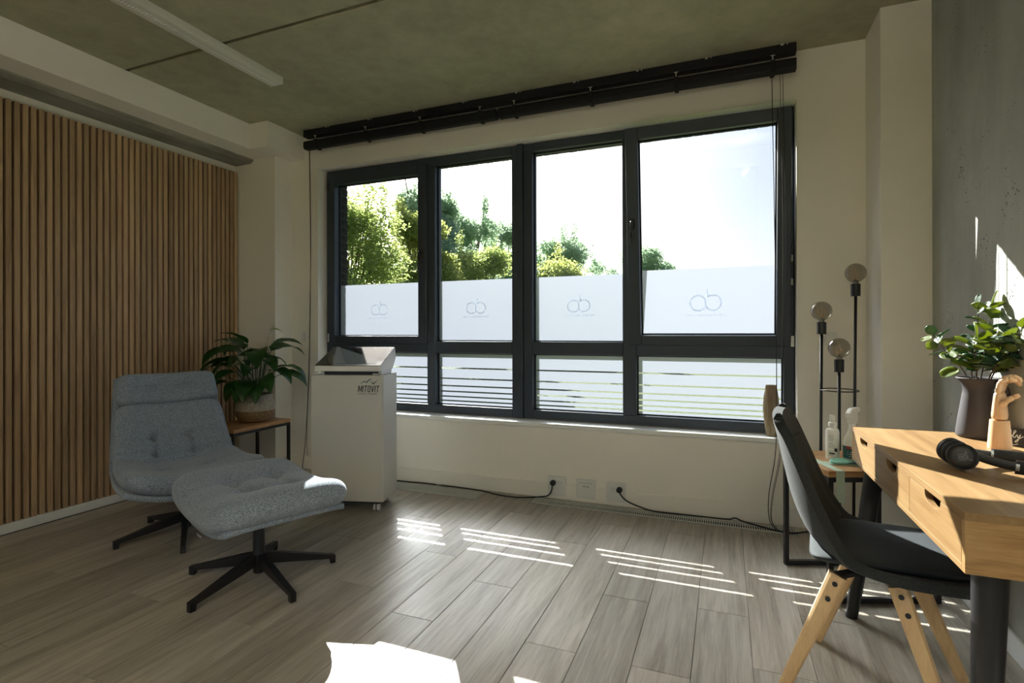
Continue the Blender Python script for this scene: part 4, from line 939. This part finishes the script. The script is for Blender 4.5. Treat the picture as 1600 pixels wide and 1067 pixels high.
B('partition', 'desk_oak', desk, DX0 + 0.018, DX1 - 0.014, DY0 + 0.020 + dd - 0.006, DY0 + 0.020 + dd + 0.006, DZ0 + 0.014, DZ1 - 0.018)
B('partition', 'desk_oak', desk, DX0 + 0.018, DX1 - 0.014, DY0 + 0.020 + 2 * dd - 0.006, DY0 + 0.020 + 2 * dd + 0.006, DZ0 + 0.014, DZ1 - 0.018)
for (tx, ty, fx, fy) in ((0.552, 1.530, 0.500, 1.430), (0.535, 2.455, 0.458, 2.475), (0.855, 1.530, 0.885, 1.450), (0.855, 2.455, 0.885, 2.475)):
    MB().tube([(tx, ty, DZ0), (tx, ty, DZ0 - 0.005), (fx, fy, 0.003), (fx, fy, 0.0005)], [0.034, 0.034, 0.021, 0.020], 22).build('leg', 'black_metal', desk, smooth='angle')

# ------------------------------------------------------------------ desk chair
CHC = Vector((0.430, 2.065, 0))
chair = thing('shell_chair', 'dark grey upholstered shell chair with wooden legs at the desk', 'chair', CHC, R(-8))
prf = [(-0.262, 0.853, 0.128, 0.006), (-0.262, 0.845, 0.160, 0.010), (-0.259, 0.822, 0.182, 0.018), (-0.250, 0.78, 0.200, 0.032), (-0.230, 0.68, 0.220, 0.052), (-0.200, 0.56, 0.232, 0.070), (-0.150, 0.462, 0.238, 0.070),
       (-0.070, 0.402, 0.240, 0.050), (0.050, 0.388, 0.238, 0.034), (0.160, 0.394, 0.228, 0.024), (0.240, 0.402, 0.212, 0.014), (0.285, 0.398, 0.190, 0.008)]
sm_c = smoothpath([(a, 0, b_) for a, b_, c, d in prf], 5); sm_w = smoothpath([(c, d, 0) for a, b_, c, d in prf], 5)
rows = []
for i, (p, q) in enumerate(zip(sm_c, sm_w)):
    d = (sm_c[min(i + 1, len(sm_c) - 1)] - sm_c[max(i - 1, 0)]).normalized(); nrm = Vector((-d.z, 0, d.x))   # towards the sitter
    if nrm.x < -0.2: nrm = -nrm
    if nrm.z < 0 and abs(d.x) > 0.5: nrm = -nrm
    rows.append([p + Vector((0, u * q.x, 0)) + nrm * (q.y * abs(u) ** 2.3) for u in [math.sin(math.pi / 2 * k_ / 9) for k_ in range(-9, 10)]])
# round the top of the back and the front lip
for k_ in range(19):
    u = -1 + 2 * k_ / 18
    for i in range(4): rows[i][k_] = rows[i][k_] + Vector((0, 0, -0.004 * abs(u) ** 3 * (1 - i / 4)))
    for i in range(4): rows[-1 - i][k_] = rows[-1 - i][k_] + Vector((-0.035 * abs(u) ** 3 * (1 - i / 4), 0, 0))
MB().grid(rows).build('shell', 'shell_fabric', chair, solid=0.030, bevel=0.011, seg=3, smooth=True)
def scush(u, v):
    x = 0.048 + v * 0.215; w_ = 0.205 - 0.014 * v; 
    return Vector((x, u * w_, 0.426 + 0.018 * abs(u) ** 2 + 0.006 * v)), Vector((0, -0.12 * u, 1)).normalized()
pad(scush, 0.046, 32, 32, 4.0).build('seat_cushion', 'shell_seat', chair, smooth=True, weld=True)
bw = MB(); rr = [r_[3:16] for r_ in rows[17:34]]
bw.grid([[p + Vector((0.0145, 0, 0.003)) for p in r_] for r_ in rr]).build('back_padding', 'shell_fabric', chair, solid=0.008, bevel=0.003, seg=2, smooth=True)
LEGS = [((-0.088, -0.115, 0.362), (-0.238, -0.185, 0.0)), ((-0.030, 0.115, 0.362), (-0.150, 0.165, 0.0)), ((0.065, -0.115, 0.362), (0.180, -0.185, 0.0)), ((0.105, 0.0, 0.362), (0.262, 0.03, 0.0))]
LEGS[3] = ((0.120, 0.095, 0.362), (0.262, 0.130, 0.0))
for a, b_ in LEGS:
    lg = MB().bar(a, b_, 0.046, 0.052, 0.030, 0.034, up=(1, 0, 0), ch=0.35).build('leg', 'beech', chair, bevel=0.0012)
    va, vb = Vector(a), Vector(b_); d = (vb - va).normalized(); sd_ = Vector((0, -1 if a[1] <= 0 else 1, 0)); sd_ = (sd_ - d * sd_.dot(d)).normalized()
    for k_ in (0.07, 0.20):
        p = va.lerp(vb, k_) + sd_ * 0.0215; MB().tube([p, p + sd_ * 0.0045], 0.0075, 12).build('bolt', 'black_metal', lg, smooth='angle')
fr = MB()
for a, b_ in LEGS: fr.bar((0.02, 0, 0.360), (a[0], a[1], 0.360), 0.03, 0.012)
fr.build('seat_plate', 'black_metal', chair)
for a, b_ in (((-0.01, -0.09, 0.392), (-0.055, 0.10, 0.21)), ((0.06, 0.09, 0.392), (0.085, -0.05, 0.25))): pass

# ------------------------------------------------------------------ floor lamp with three bulbs
lamp = thing('floor_lamp', 'black floor lamp with three rods, smoked globe bulbs and a ring', 'floor lamp', (0.545, 3.225, 0))
MB().lathe([(0, 0.0005), (0.115, 0.0005), (0.118, 0.006), (0.112, 0.014), (0.0, 0.016)], 36, cap=False).build('base', 'black_metal', lamp, smooth='angle', weld=True)
ring_pts = [(0.088 * math.cos(t) + 0.0, 0.088 * math.sin(t), 0.822) for t in [2 * math.pi * j / 40 for j in range(41)]]
MB().tube(ring_pts, 0.0032, 6, cap=False).build('ring', 'black_metal', lamp, smooth=True)
def bulb_rod(bx, by, tx, ty, zs_top):
    top = Vector((tx, ty, zs_top)); MB().tube([(bx, by, 0.014), top], 0.0072, 12).build('rod', 'black_metal', lamp, smooth=True)
    MB().lathe([(0, 0), (0.022, 0), (0.0225, 0.062), (0.018, 0.064), (0, 0.064)], 20, (tx, ty, zs_top), cap=False).build('socket', 'black_metal', lamp, smooth='angle', weld=True)
    z0 = zs_top + 0.062; pr = [(0.0135, 0.0), (0.0145, 0.012)]
    for k_ in range(15):
        a = R(-70) + (R(90) - R(-70)) * k_ / 14; pr.append((max(0.0500 * math.cos(a), 0.0), 0.012 + 0.0470 + 0.0500 * math.sin(a)))
    bo = MB().lathe(pr, 26, (tx, ty, z0), cap=False).build('bulb', 'bulb_smoke', lamp, smooth=True, weld=True)
    MB().lathe([(0.012, 0.0), (0.0125, 0.016), (0.004, 0.024)], 14, (tx, ty, z0)).build('bulb_neck', 'steel', bo, smooth='angle')
    f_ = MB().tube([(tx, ty, z0 + 0.02), (tx, ty, z0 + 0.05)], 0.0016, 6)
    for s_ in (-1, 1): f_.tube(smoothpath([(tx, ty, z0 + 0.04), (tx + s_ * 0.012, ty, z0 + 0.035), (tx + s_ * 0.017, ty, z0 + 0.05), (tx + s_ * 0.018, ty, z0 + 0.068)], 4), 0.0011, 5)
    f_.tube([(tx, ty + 0.004, z0 + 0.045), (tx, ty + 0.004, z0 + 0.082)], 0.0011, 5).build('filament', 'filament', bo)
bulb_rod(-0.090, -0.012, -0.080, -0.012, 1.112)
bulb_rod(0.070, 0.045, 0.084, 0.048, 1.310)
bulb_rod(-0.015, -0.088, -0.015, -0.092, 0.922)

# ------------------------------------------------------------------ on the second side table
p = on_t2(0.140, 0.215)
bt = thing('spray_bottle', 'slim white pump spray bottle with printed label on the side table', 'bottle', p, R(15))
MB().lathe([(0, 0.0), (0.026, 0.0), (0.0275, 0.004), (0.0275, 0.125), (0.024, 0.136), (0.012, 0.141), (0.012, 0.150), (0, 0.150)], 24, cap=False).build('body', 'bottle_white', bt, smooth='angle', weld=True)
MB().lathe([(0, 0.148), (0.0165, 0.148), (0.0165, 0.164), (0.011, 0.167), (0.011, 0.196), (0.009, 0.198), (0, 0.198)], 20, cap=False).build('pump_head', 'plastic_white', bt, smooth='angle', weld=True)
lb = MB()
def arc_rect(mb, r_, a0, a1, z0, z1, n_=5):
    mb.grid([[(r_ * math.cos(a), r_ * math.sin(a), z) for a in [a0 + (a1 - a0) * i / n_ for i in range(n_ + 1)]] for z in (z0, z1)])
rt = random.Random(4)
for k_ in range(14):
    z = 0.110 - k_ * 0.0068
    if k_ in (4, 9): continue
    ln = rt.uniform(0.55, 1.0); arc_rect(lb, 0.02765, R(-150), R(-150) + R(70) * ln, z - (0.0022 if k_ != 11 else 0.004), z)
lb.build('label_print', 'print_grey', bt)
lb = MB(); arc_rect(lb, 0.02770, R(-98), R(-72), 0.038, 0.053, 4); arc_rect(lb, 0.02770, R(-140), R(-95), 0.026, 0.032, 4); lb.build('label_mark', 'print_black', bt)
p = on_t2(0.198, 0.165)
sb = thing('trigger_bottle', 'white trigger spray bottle with teal label on the side table', 'bottle', p, R(190))
prof = [(0, 0), (0.033, 0), (0.036, 0.005), (0.036, 0.085), (0.033, 0.100), (0.022, 0.122), (0.0135, 0.145), (0.0125, 0.170), (0, 0.170)]
MB().lathe(prof, 24, cap=False).build('body', 'bottle_white', sb, smooth='angle', weld=True)
lb = MB(); arc_rect(lb, 0.0364, R(0), R(360), 0.018, 0.072, 30); lb.build('label_band', 'label_teal', sb)
lb = MB()
for z0, z1, a0, a1 in ((0.064, 0.069, 60, 110), (0.056, 0.061, 70, 140), (0.045, 0.0475, 40, 150), (0.036, 0.0385, 40, 140), (0.027, 0.0295, 50, 150)): arc_rect(lb, 0.0367, R(a0), R(a1), z0, z1)
lb.build('label_print', 'label_white', sb)
lb = MB(); arc_rect(lb, 0.0369, R(30), R(62), 0.060, 0.070); lb.build('label_flash', 'label_red', sb)
hd = MB().prism([(-0.016, 0.168), (0.016, 0.168), (0.018, 0.188), (0.026, 0.195), (0.026, 0.215), (0.010, 0.236), (-0.028, 0.240), (-0.034, 0.236), (-0.034, 0.222), (-0.018, 0.216), (-0.016, 0.190)], 'X', -0.013, 0.013)
hd.build('trigger_head', 'plastic_white', sb, bevel=0.004, seg=2).rotation_euler = (0, 0, R(-60))
tg = MB().tube(smoothpath([(0, -0.022, 0.214), (0, -0.030, 0.200), (0, -0.026, 0.182), (0, -0.030, 0.172)], 4), 0.004, 8).build('trigger', 'plastic_white', sb, smooth=True); tg.rotation_euler = (0, 0, R(-60))
p = on_t2(0.165, 0.105)
def blob(name, mat, loc, sx, sy, sz, seed, label, cat, rz=0):
    rs = random.Random(seed); mb = MB(); n_ = 18; rings = []
    for i in range(1, 10):
        a = math.pi * i / 10; rings.append([(sx * math.sin(a) * math.cos(t) * (1 + 0.22 * math.sin(3 * t + seed + a * 4)), sy * math.sin(a) * math.sin(t) * (1 + 0.18 * math.sin(4 * t + a * 5 + seed)), max(0, sz * (1 - math.cos(a)) * (1 + 0.25 * math.sin(5 * t + 2 * a)))) for t in [2 * math.pi * j / n_ for j in range(n_)]])
    o = mb.ring_loft(rings).build(name, mat, None, smooth=True, loc=loc); o.rotation_euler = (0, 0, rz); return tag(o, label, cat)
blob('crumpled_sachet', 'sachet_aqua', on_t2(0.125, 0.125, 0.5505), 0.045, 0.026, 0.010, 2, 'crumpled aqua plastic sachet in front of the spray bottles', 'sachet', R(10))
blob('crumpled_sachet', 'sachet_blue', on_t2(0.205, 0.105, 0.5505), 0.035, 0.022, 0.010, 5, 'crumpled blue plastic sachet beside the aqua one', 'sachet', R(-20))
def tape(pts, w_, label):
    rows = []
    for a in pts: rows.append([a, (a[0] + w_[0], a[1] + w_[1], a[2])])
    o = MB().grid(rows).build('green_tape', 'tape_green', None, solid=0.0006); o.location = T2; o.rotation_euler = (0, 0, T2R); return tag(o, label, 'tape', 'tape on the side table')
tape([(0.03, -0.0010, 0.42), (0.03, -0.0010, 0.5509), (0.03, 0.14, 0.5509), (0.03, 0.26, 0.5509)], (0.035, 0), 'pale green tape strip hanging over the near edge beside the chair back')
tape([(0.175, -0.0010, 0.44), (0.175, -0.0010, 0.5509), (0.175, 0.06, 0.5509)], (0.035, 0), 'pale green tape strip hanging over the near edge beside the desk corner')
tape([(0.21, 0.060, 0.5517), (0.10, 0.10, 0.5517), (0.0, 0.135, 0.5517)], (0.0, 0.045), 'pale green tape strip laid across the side table top')

# ------------------------------------------------------------------ things on the desk
jx, jy = 0.858, 2.470
jug = thing('slate_jug', 'dark slate jug with flared rim holding leafy sprigs on the desk', 'jug', (jx, jy, DZ1 + 0.0003))
MB().lathe([(0, 0.0), (0.060, 0.0), (0.0655, 0.006), (0.066, 0.016), (0.061, 0.060), (0.053, 0.115), (0.046, 0.160), (0.0445, 0.175), (0.050, 0.195), (0.062, 0.211), (0.066, 0.216), (0.063, 0.219), (0.057, 0.212), (0.044, 0.19), (0.040, 0.17), (0.05, 0.10), (0.055, 0.012), (0, 0.010)], 40, cap=False).build('body', 'jug_slate', jug, smooth=True, weld=True)
ha = R(-55)
MB().tube([(math.cos(ha) * r_, math.sin(ha) * r_, z) for r_, z in [(p_.x, p_.z) for p_ in smoothpath([(0.058, 0, 0.205), (0.085, 0, 0.200), (0.098, 0, 0.165), (0.088, 0, 0.125), (0.052, 0, 0.112)], 5)]], 0.0065, 8).build('handle', 'jug_slate', jug, smooth=True)
def round_leaf(base, d, size, mat, parent, rs):
    """short stalk and a nearly round, cupped leaf"""
    d = Vector(d).normalized(); base = Vector(base); st = 0.012; p0 = base + d * st
    side = d.cross(Vector((rs.uniform(-.5, .5), rs.uniform(-.5, .5), 1))).normalized(); up = side.cross(d)
    ro = rs.uniform(-0.9, 0.9); s2 = side * math.cos(ro) + up * math.sin(ro); u2 = up * math.cos(ro) - side * math.sin(ro)
    mb = MB().tube([base, p0 + d * 0.004], 0.0012, 5); rows = []; asp = rs.uniform(0.36, 0.47)
    for i in range(8):
        t = i / 7; w_ = size * asp * math.sqrt(max(0.0, 1 - (2 * t - 1) ** 2)) * (1.08 - 0.12 * t) + 0.0006
        rows.append([p0 + d * (size * t) + s2 * (w_ * k_) + u2 * (0.10 * size * (k_ * k_) - 0.16 * size * t * t) for k_ in (-1, -0.6, -0.2, 0.2, 0.6, 1)])
    return mb.grid(rows).build('leaf', mat, parent, smooth=True, solid=0.0006)
jc = Vector((jx, jy, DZ1)); 
def sprig(label, pts, n_, size, seed, mats):
    rs = random.Random(seed); t = thing('leafy_sprig', label, 'sprig', jc + Vector((0, 0, 0.02)), 0, 'sprigs in the slate jug')
    path = smoothpath(pts, 8); MB().tube(path, [0.0032 - 0.0020 * i / (len(path) - 1) for i in range(len(path))], 6).build('stem', 'bark', t, smooth=True)
    i0 = next((i for i, q in enumerate(path) if q.z > 0.205), 0)
    for k_ in range(n_):
        f_ = i0 + (len(path) - 1 - i0) * (k_ + 0.6) / n_; i = min(int(f_), len(path) - 2); b0 = path[i].lerp(path[i + 1], f_ - i)
        ax = (path[i + 1] - path[i]).normalized(); a = k_ * 2.4 + rs.uniform(-.5, .5); o1 = ax.orthogonal().normalized(); o2 = ax.cross(o1)
        d = o1 * math.cos(a) + o2 * math.sin(a) + ax * rs.uniform(0.2, 0.7)
        round_leaf(b0, d, size * rs.uniform(0.75, 1.15) * (1 - 0.25 * k_ / n_), mats[k_ % len(mats)], t, rs)
    round_leaf(path[-1], path[-1] - path[-3], size * 0.7, mats[0], t, rs)
A_, D_ = 'euc_leaf', 'euc_leaf_dark'
sprig('sprig leaning far left out of the slate jug', [(0.012, 0, 0.0), (-0.02, 0.0, 0.14), (-0.045, -0.008, 0.22), (-0.10, -0.02, 0.29), (-0.135, -0.03, 0.345)], 12, 0.061, 31, (D_, A_))
sprig('tallest upright sprig in the slate jug', [(0.01, -0.01, 0.0), (0.0, 0.0, 0.14), (0.015, 0.0, 0.24), (0.03, 0.005, 0.36), (0.045, 0.01, 0.455)], 17, 0.071, 32, (A_, D_, A_))
sprig('thin pale sprig rising behind the tall one', [(0, 0.01, 0.0), (-0.01, 0.02, 0.15), (-0.012, 0.02, 0.28), (0.004, 0.02, 0.38), (0.008, 0.02, 0.46)], 9, 0.049, 33, (D_, D_, A_))
sprig('sprig leaning right towards the concrete wall', [(-0.01, 0, 0.0), (0.012, -0.02, 0.14), (0.04, -0.04, 0.24), (0.062, -0.09, 0.31), (0.070, -0.13, 0.37)], 16, 0.071, 34, (A_, D_))
sprig('short bushy sprig low at the front of the jug', [(0, 0.01, 0.0), (-0.01, -0.02, 0.15), (-0.02, -0.04, 0.24), (-0.03, -0.055, 0.30), (-0.03, -0.06, 0.335)], 14, 0.073, 35, (A_, A_, D_))
sprig('short sprig curling over the right rim of the jug', [(-0.01, 0, 0.0), (0.01, -0.02, 0.15), (0.025, -0.045, 0.225), (0.035, -0.08, 0.265), (0.038, -0.11, 0.29)], 12, 0.068, 36, (A_, D_))

# wooden jointed hand
hx, hy = 0.842, 2.262
hand = thing('wooden_hand', 'jointed wooden mannequin hand standing on the desk', 'wooden hand', (hx, hy, DZ1 + 0.0003), R(62))
MB().lathe([(0, 0), (0.0315, 0), (0.032, 0.003), (0.0255, 0.094), (0.0, 0.094)], 32, cap=False).build('wrist_base', 'hand_wood', hand, smooth='angle', weld=True)
pal = []
for i, (z, rx_, ry_, ox) in enumerate(((0.0955, 0.018, 0.016, 0), (0.100, 0.0265, 0.020, 0), (0.112, 0.0295, 0.021, 0.001), (0.135, 0.0325, 0.019, 0.003), (0.160, 0.036, 0.0165, 0.004), (0.180, 0.037, 0.014, 0.004), (0.186, 0.034, 0.010, 0.004))):
    pal.append([(ox + rx_ * sgn_pow(math.cos(t), 0.8), ry_ * sgn_pow(math.sin(t), 0.8), z) for t in [2 * math.pi * j / 28 for j in range(28)]])
MB().ring_loft(pal).build('palm', 'hand_wood', hand, smooth=True)
def finger(name, base, dirs, lens, r0):
    root_ = None; p = Vector(base)
    for i, (d, L_) in enumerate(zip(dirs, lens)):
        d = Vector(d).normalized(); q = p + d * L_; rr0 = r0 * (1 - 0.10 * i); last = i == len(lens) - 1
        prf_ = [(-0.10, 0.45), (0.04, 0.92), (0.3, 1.0), (0.75, 0.93), (0.95, 0.84)] + ([(1.03, 0.62), (1.08, 0.25)] if last else [(1.02, 0.5)])
        mb = MB().tube([p + d * (L_ * a) for a, _ in prf_], [rr0 * b_ for _, b_ in prf_], 12)
        o = mb.build(name if i == 0 else 'finger_segment', 'hand_wood', root_ or hand, smooth=True); root_ = root_ or o; p = q
# local x runs across the palm, -y is the palm side the fingers curl towards
finger('finger', (-0.026, 0.0, 0.186), ((-0.1, -0.15, 1), (0.05, -0.9, 0.55), (0.05, -1, -0.35)), (0.036, 0.024, 0.020), 0.0085)
finger('finger', (-0.008, 0.0, 0.189), ((-0.02, -0.20, 1), (0.02, -0.95, 0.45), (0, -1, -0.55)), (0.042, 0.028, 0.022), 0.0092)
finger('finger', (0.011, 0.0, 0.189), ((0.02, -0.25, 1), (0, -0.98, 0.35), (0, -0.9, -0.7)), (0.041, 0.027, 0.022), 0.0092)
finger('finger', (0.030, 0.0, 0.186), ((0.08, -0.30, 1), (-0.05, -1, 0.2), (-0.1, -0.75, -0.9)), (0.037, 0.025, 0.021), 0.0088)
finger('thumb', (-0.026, -0.008, 0.146), ((-0.40, -0.62, 0.75), (0.05, -0.85, 0.65), (0.25, -0.85, 0.50)), (0.024, 0.020, 0.016), 0.0098)

# headphones
hp = thing('headphones', 'black over-ear headphones lying on the desk', 'headphones', (0.612, 1.865, DZ1 + 0.0003), R(0))
def ear(cx, cy, cz, fd, name, logo_=False):
    fd = Vector(fd).normalized(); M_ = fd.to_track_quat('Z', 'Y').to_matrix().to_4x4(); M_.translation = (cx, cy, cz)
    prof_ = [(0, -0.018), (0.030, -0.018), (0.036, -0.012), (0.0365, -0.002), (0.034, 0.001), (0.0, 0.001)]
    cu = MB().lathe([(0.0, -0.002), (0.0345, -0.002), (0.0360, 0.004), (0.0355, 0.012), (0.0325, 0.0175), (0.020, 0.0195), (0.0, 0.020)], 36, cap=False)
    cu.v = [tuple(M_ @ Vector(v)) for v in cu.v]; c_ = cu.build(name, 'headphone_black', hp, smooth=True, weld=True)
    pd = MB().lathe([(0.014, -0.020), (0.030, -0.021), (0.0365, -0.015), (0.0365, -0.006), (0.033, -0.002), (0.0, -0.002), (0.0, -0.012), (0.012, -0.012)], 36, cap=False)
    pd.v = [tuple(M_ @ Vector(v)) for v in pd.v]; pd.build('ear_pad', 'headphone_pad', c_, smooth=True, weld=True)
    rg = MB().tube([M_ @ Vector((0.0345 * math.cos(t), 0.0345 * math.sin(t), 0.0145)) for t in [2 * math.pi * j / 36 for j in range(37)]], 0.0012, 6, cap=False).build('accent_ring', 'headphone_gloss', c_, smooth=True)
    if logo_:
        me = text_mesh('JBL', 0.030, 0.0008, 0.62, 0.0, 0.0004); o = link('lettering', me, 'headphone_print', c_)
        Z = fd; X = (Vector((0.25, 0, -1)) - Z * Vector((0.25, 0, -1)).dot(Z)).normalized(); X = -X; Y = Z.cross(X)
        Mx = Matrix((X, Y, Z)).transposed().to_4x4(); Mx.translation = Vector((cx, cy, cz)) + Z * 0.0202 - Y * 0.011
        o.matrix_local = Mx
    return c_
ear(0.0, 0.0, 0.0395, (-0.30, -1.0, 0.22), 'ear_cup', True)
ear(0.002, 0.075, 0.0395, (-0.30, 1.0, 0.20), 'ear_cup')
bpts = smoothpath([(0.030, -0.006, 0.045), (0.070, -0.025, 0.034), (0.115, -0.040, 0.028), (0.175, -0.030, 0.026), (0.205, 0.030, 0.026), (0.180, 0.095, 0.026), (0.120, 0.110, 0.028), (0.070, 0.095, 0.034), (0.030, 0.082, 0.045)], 7)
def band(P_, a, b_, w_, th_, name, mat):
    rings = []
    for i in range(a, b_):
        p = P_[i]; d = (P_[min(i + 1, len(P_) - 1)] - P_[max(i - 1, 0)]).normalized(); s_ = d.cross(Vector((0, 0, 1))).normalized(); u_ = s_.cross(d)
        rings.append([p + s_ * (th_ / 2 * x) + u_ * (w_ / 2 * y) for x, y in ((-1, -0.7), (-0.6, -1), (0.6, -1), (1, -0.7), (1, 0.7), (0.6, 1), (-0.6, 1), (-1, 0.7))])
    return MB().ring_loft(rings).build(name, mat, hp, smooth='angle')
N_ = len(bpts)
band(bpts, 0, 13, 0.022, 0.012, 'yoke', 'headphone_black'); band(bpts, N_ - 13, N_, 0.022, 0.012, 'yoke', 'headphone_black')
band(bpts, 12, N_ - 12, 0.036, 0.012, 'headband', 'headphone_black')
for i in (12, N_ - 13): band(bpts, i, i + 2, 0.024, 0.0125, 'slider_clip', 'steel')

# little blackboard sign
sg = thing('chalk_sign', 'small black tent sign with white handwriting beside the wooden hand', 'sign', (0.905, 2.345, DZ1 + 0.0003), R(0))
Ml = Matrix.Rotation(R(-64), 4, 'Z')
Mt = Matrix.Translation((0.0, -0.03, 0)) @ Matrix.Rotation(R(-38), 4, 'Z') @ Matrix.Rotation(R(-14), 4, 'X')
MB().box(-0.052, 0.030, 0, 0.003, 0.0, 0.062, Mt).build('board', 'chalk_black', sg)
hw = MB()
def scr(pts, r_=0.0011): hw.tube([Mt @ Vector((x, -0.0006, z)) for x, z in [(q.x, q.z) for q in smoothpath([(a, 0, b_) for a, b_ in pts], 5)]], r_, 5)
scr([(-0.040, 0.030), (-0.034, 0.036), (-0.034, 0.028), (-0.028, 0.030)]); scr([(-0.0335, 0.043), (-0.0328, 0.044)])
scr([(-0.028, 0.030), (-0.016, 0.050), (-0.020, 0.052), (-0.022, 0.032), (-0.016, 0.030)]); scr([(-0.016, 0.030), (-0.004, 0.050), (-0.008, 0.052), (-0.010, 0.032), (-0.004, 0.031)])
scr([(-0.004, 0.031), (0.000, 0.040), (0.003, 0.030), (0.009, 0.042), (0.002, 0.018), (-0.004, 0.016), (0.004, 0.026), (0.016, 0.036)])
scr([(-0.010, 0.012), (-0.014, 0.008), (-0.006, 0.005), (0.004, 0.010)], 0.0009)
hw.build('handwriting', 'chalk_white', sg)
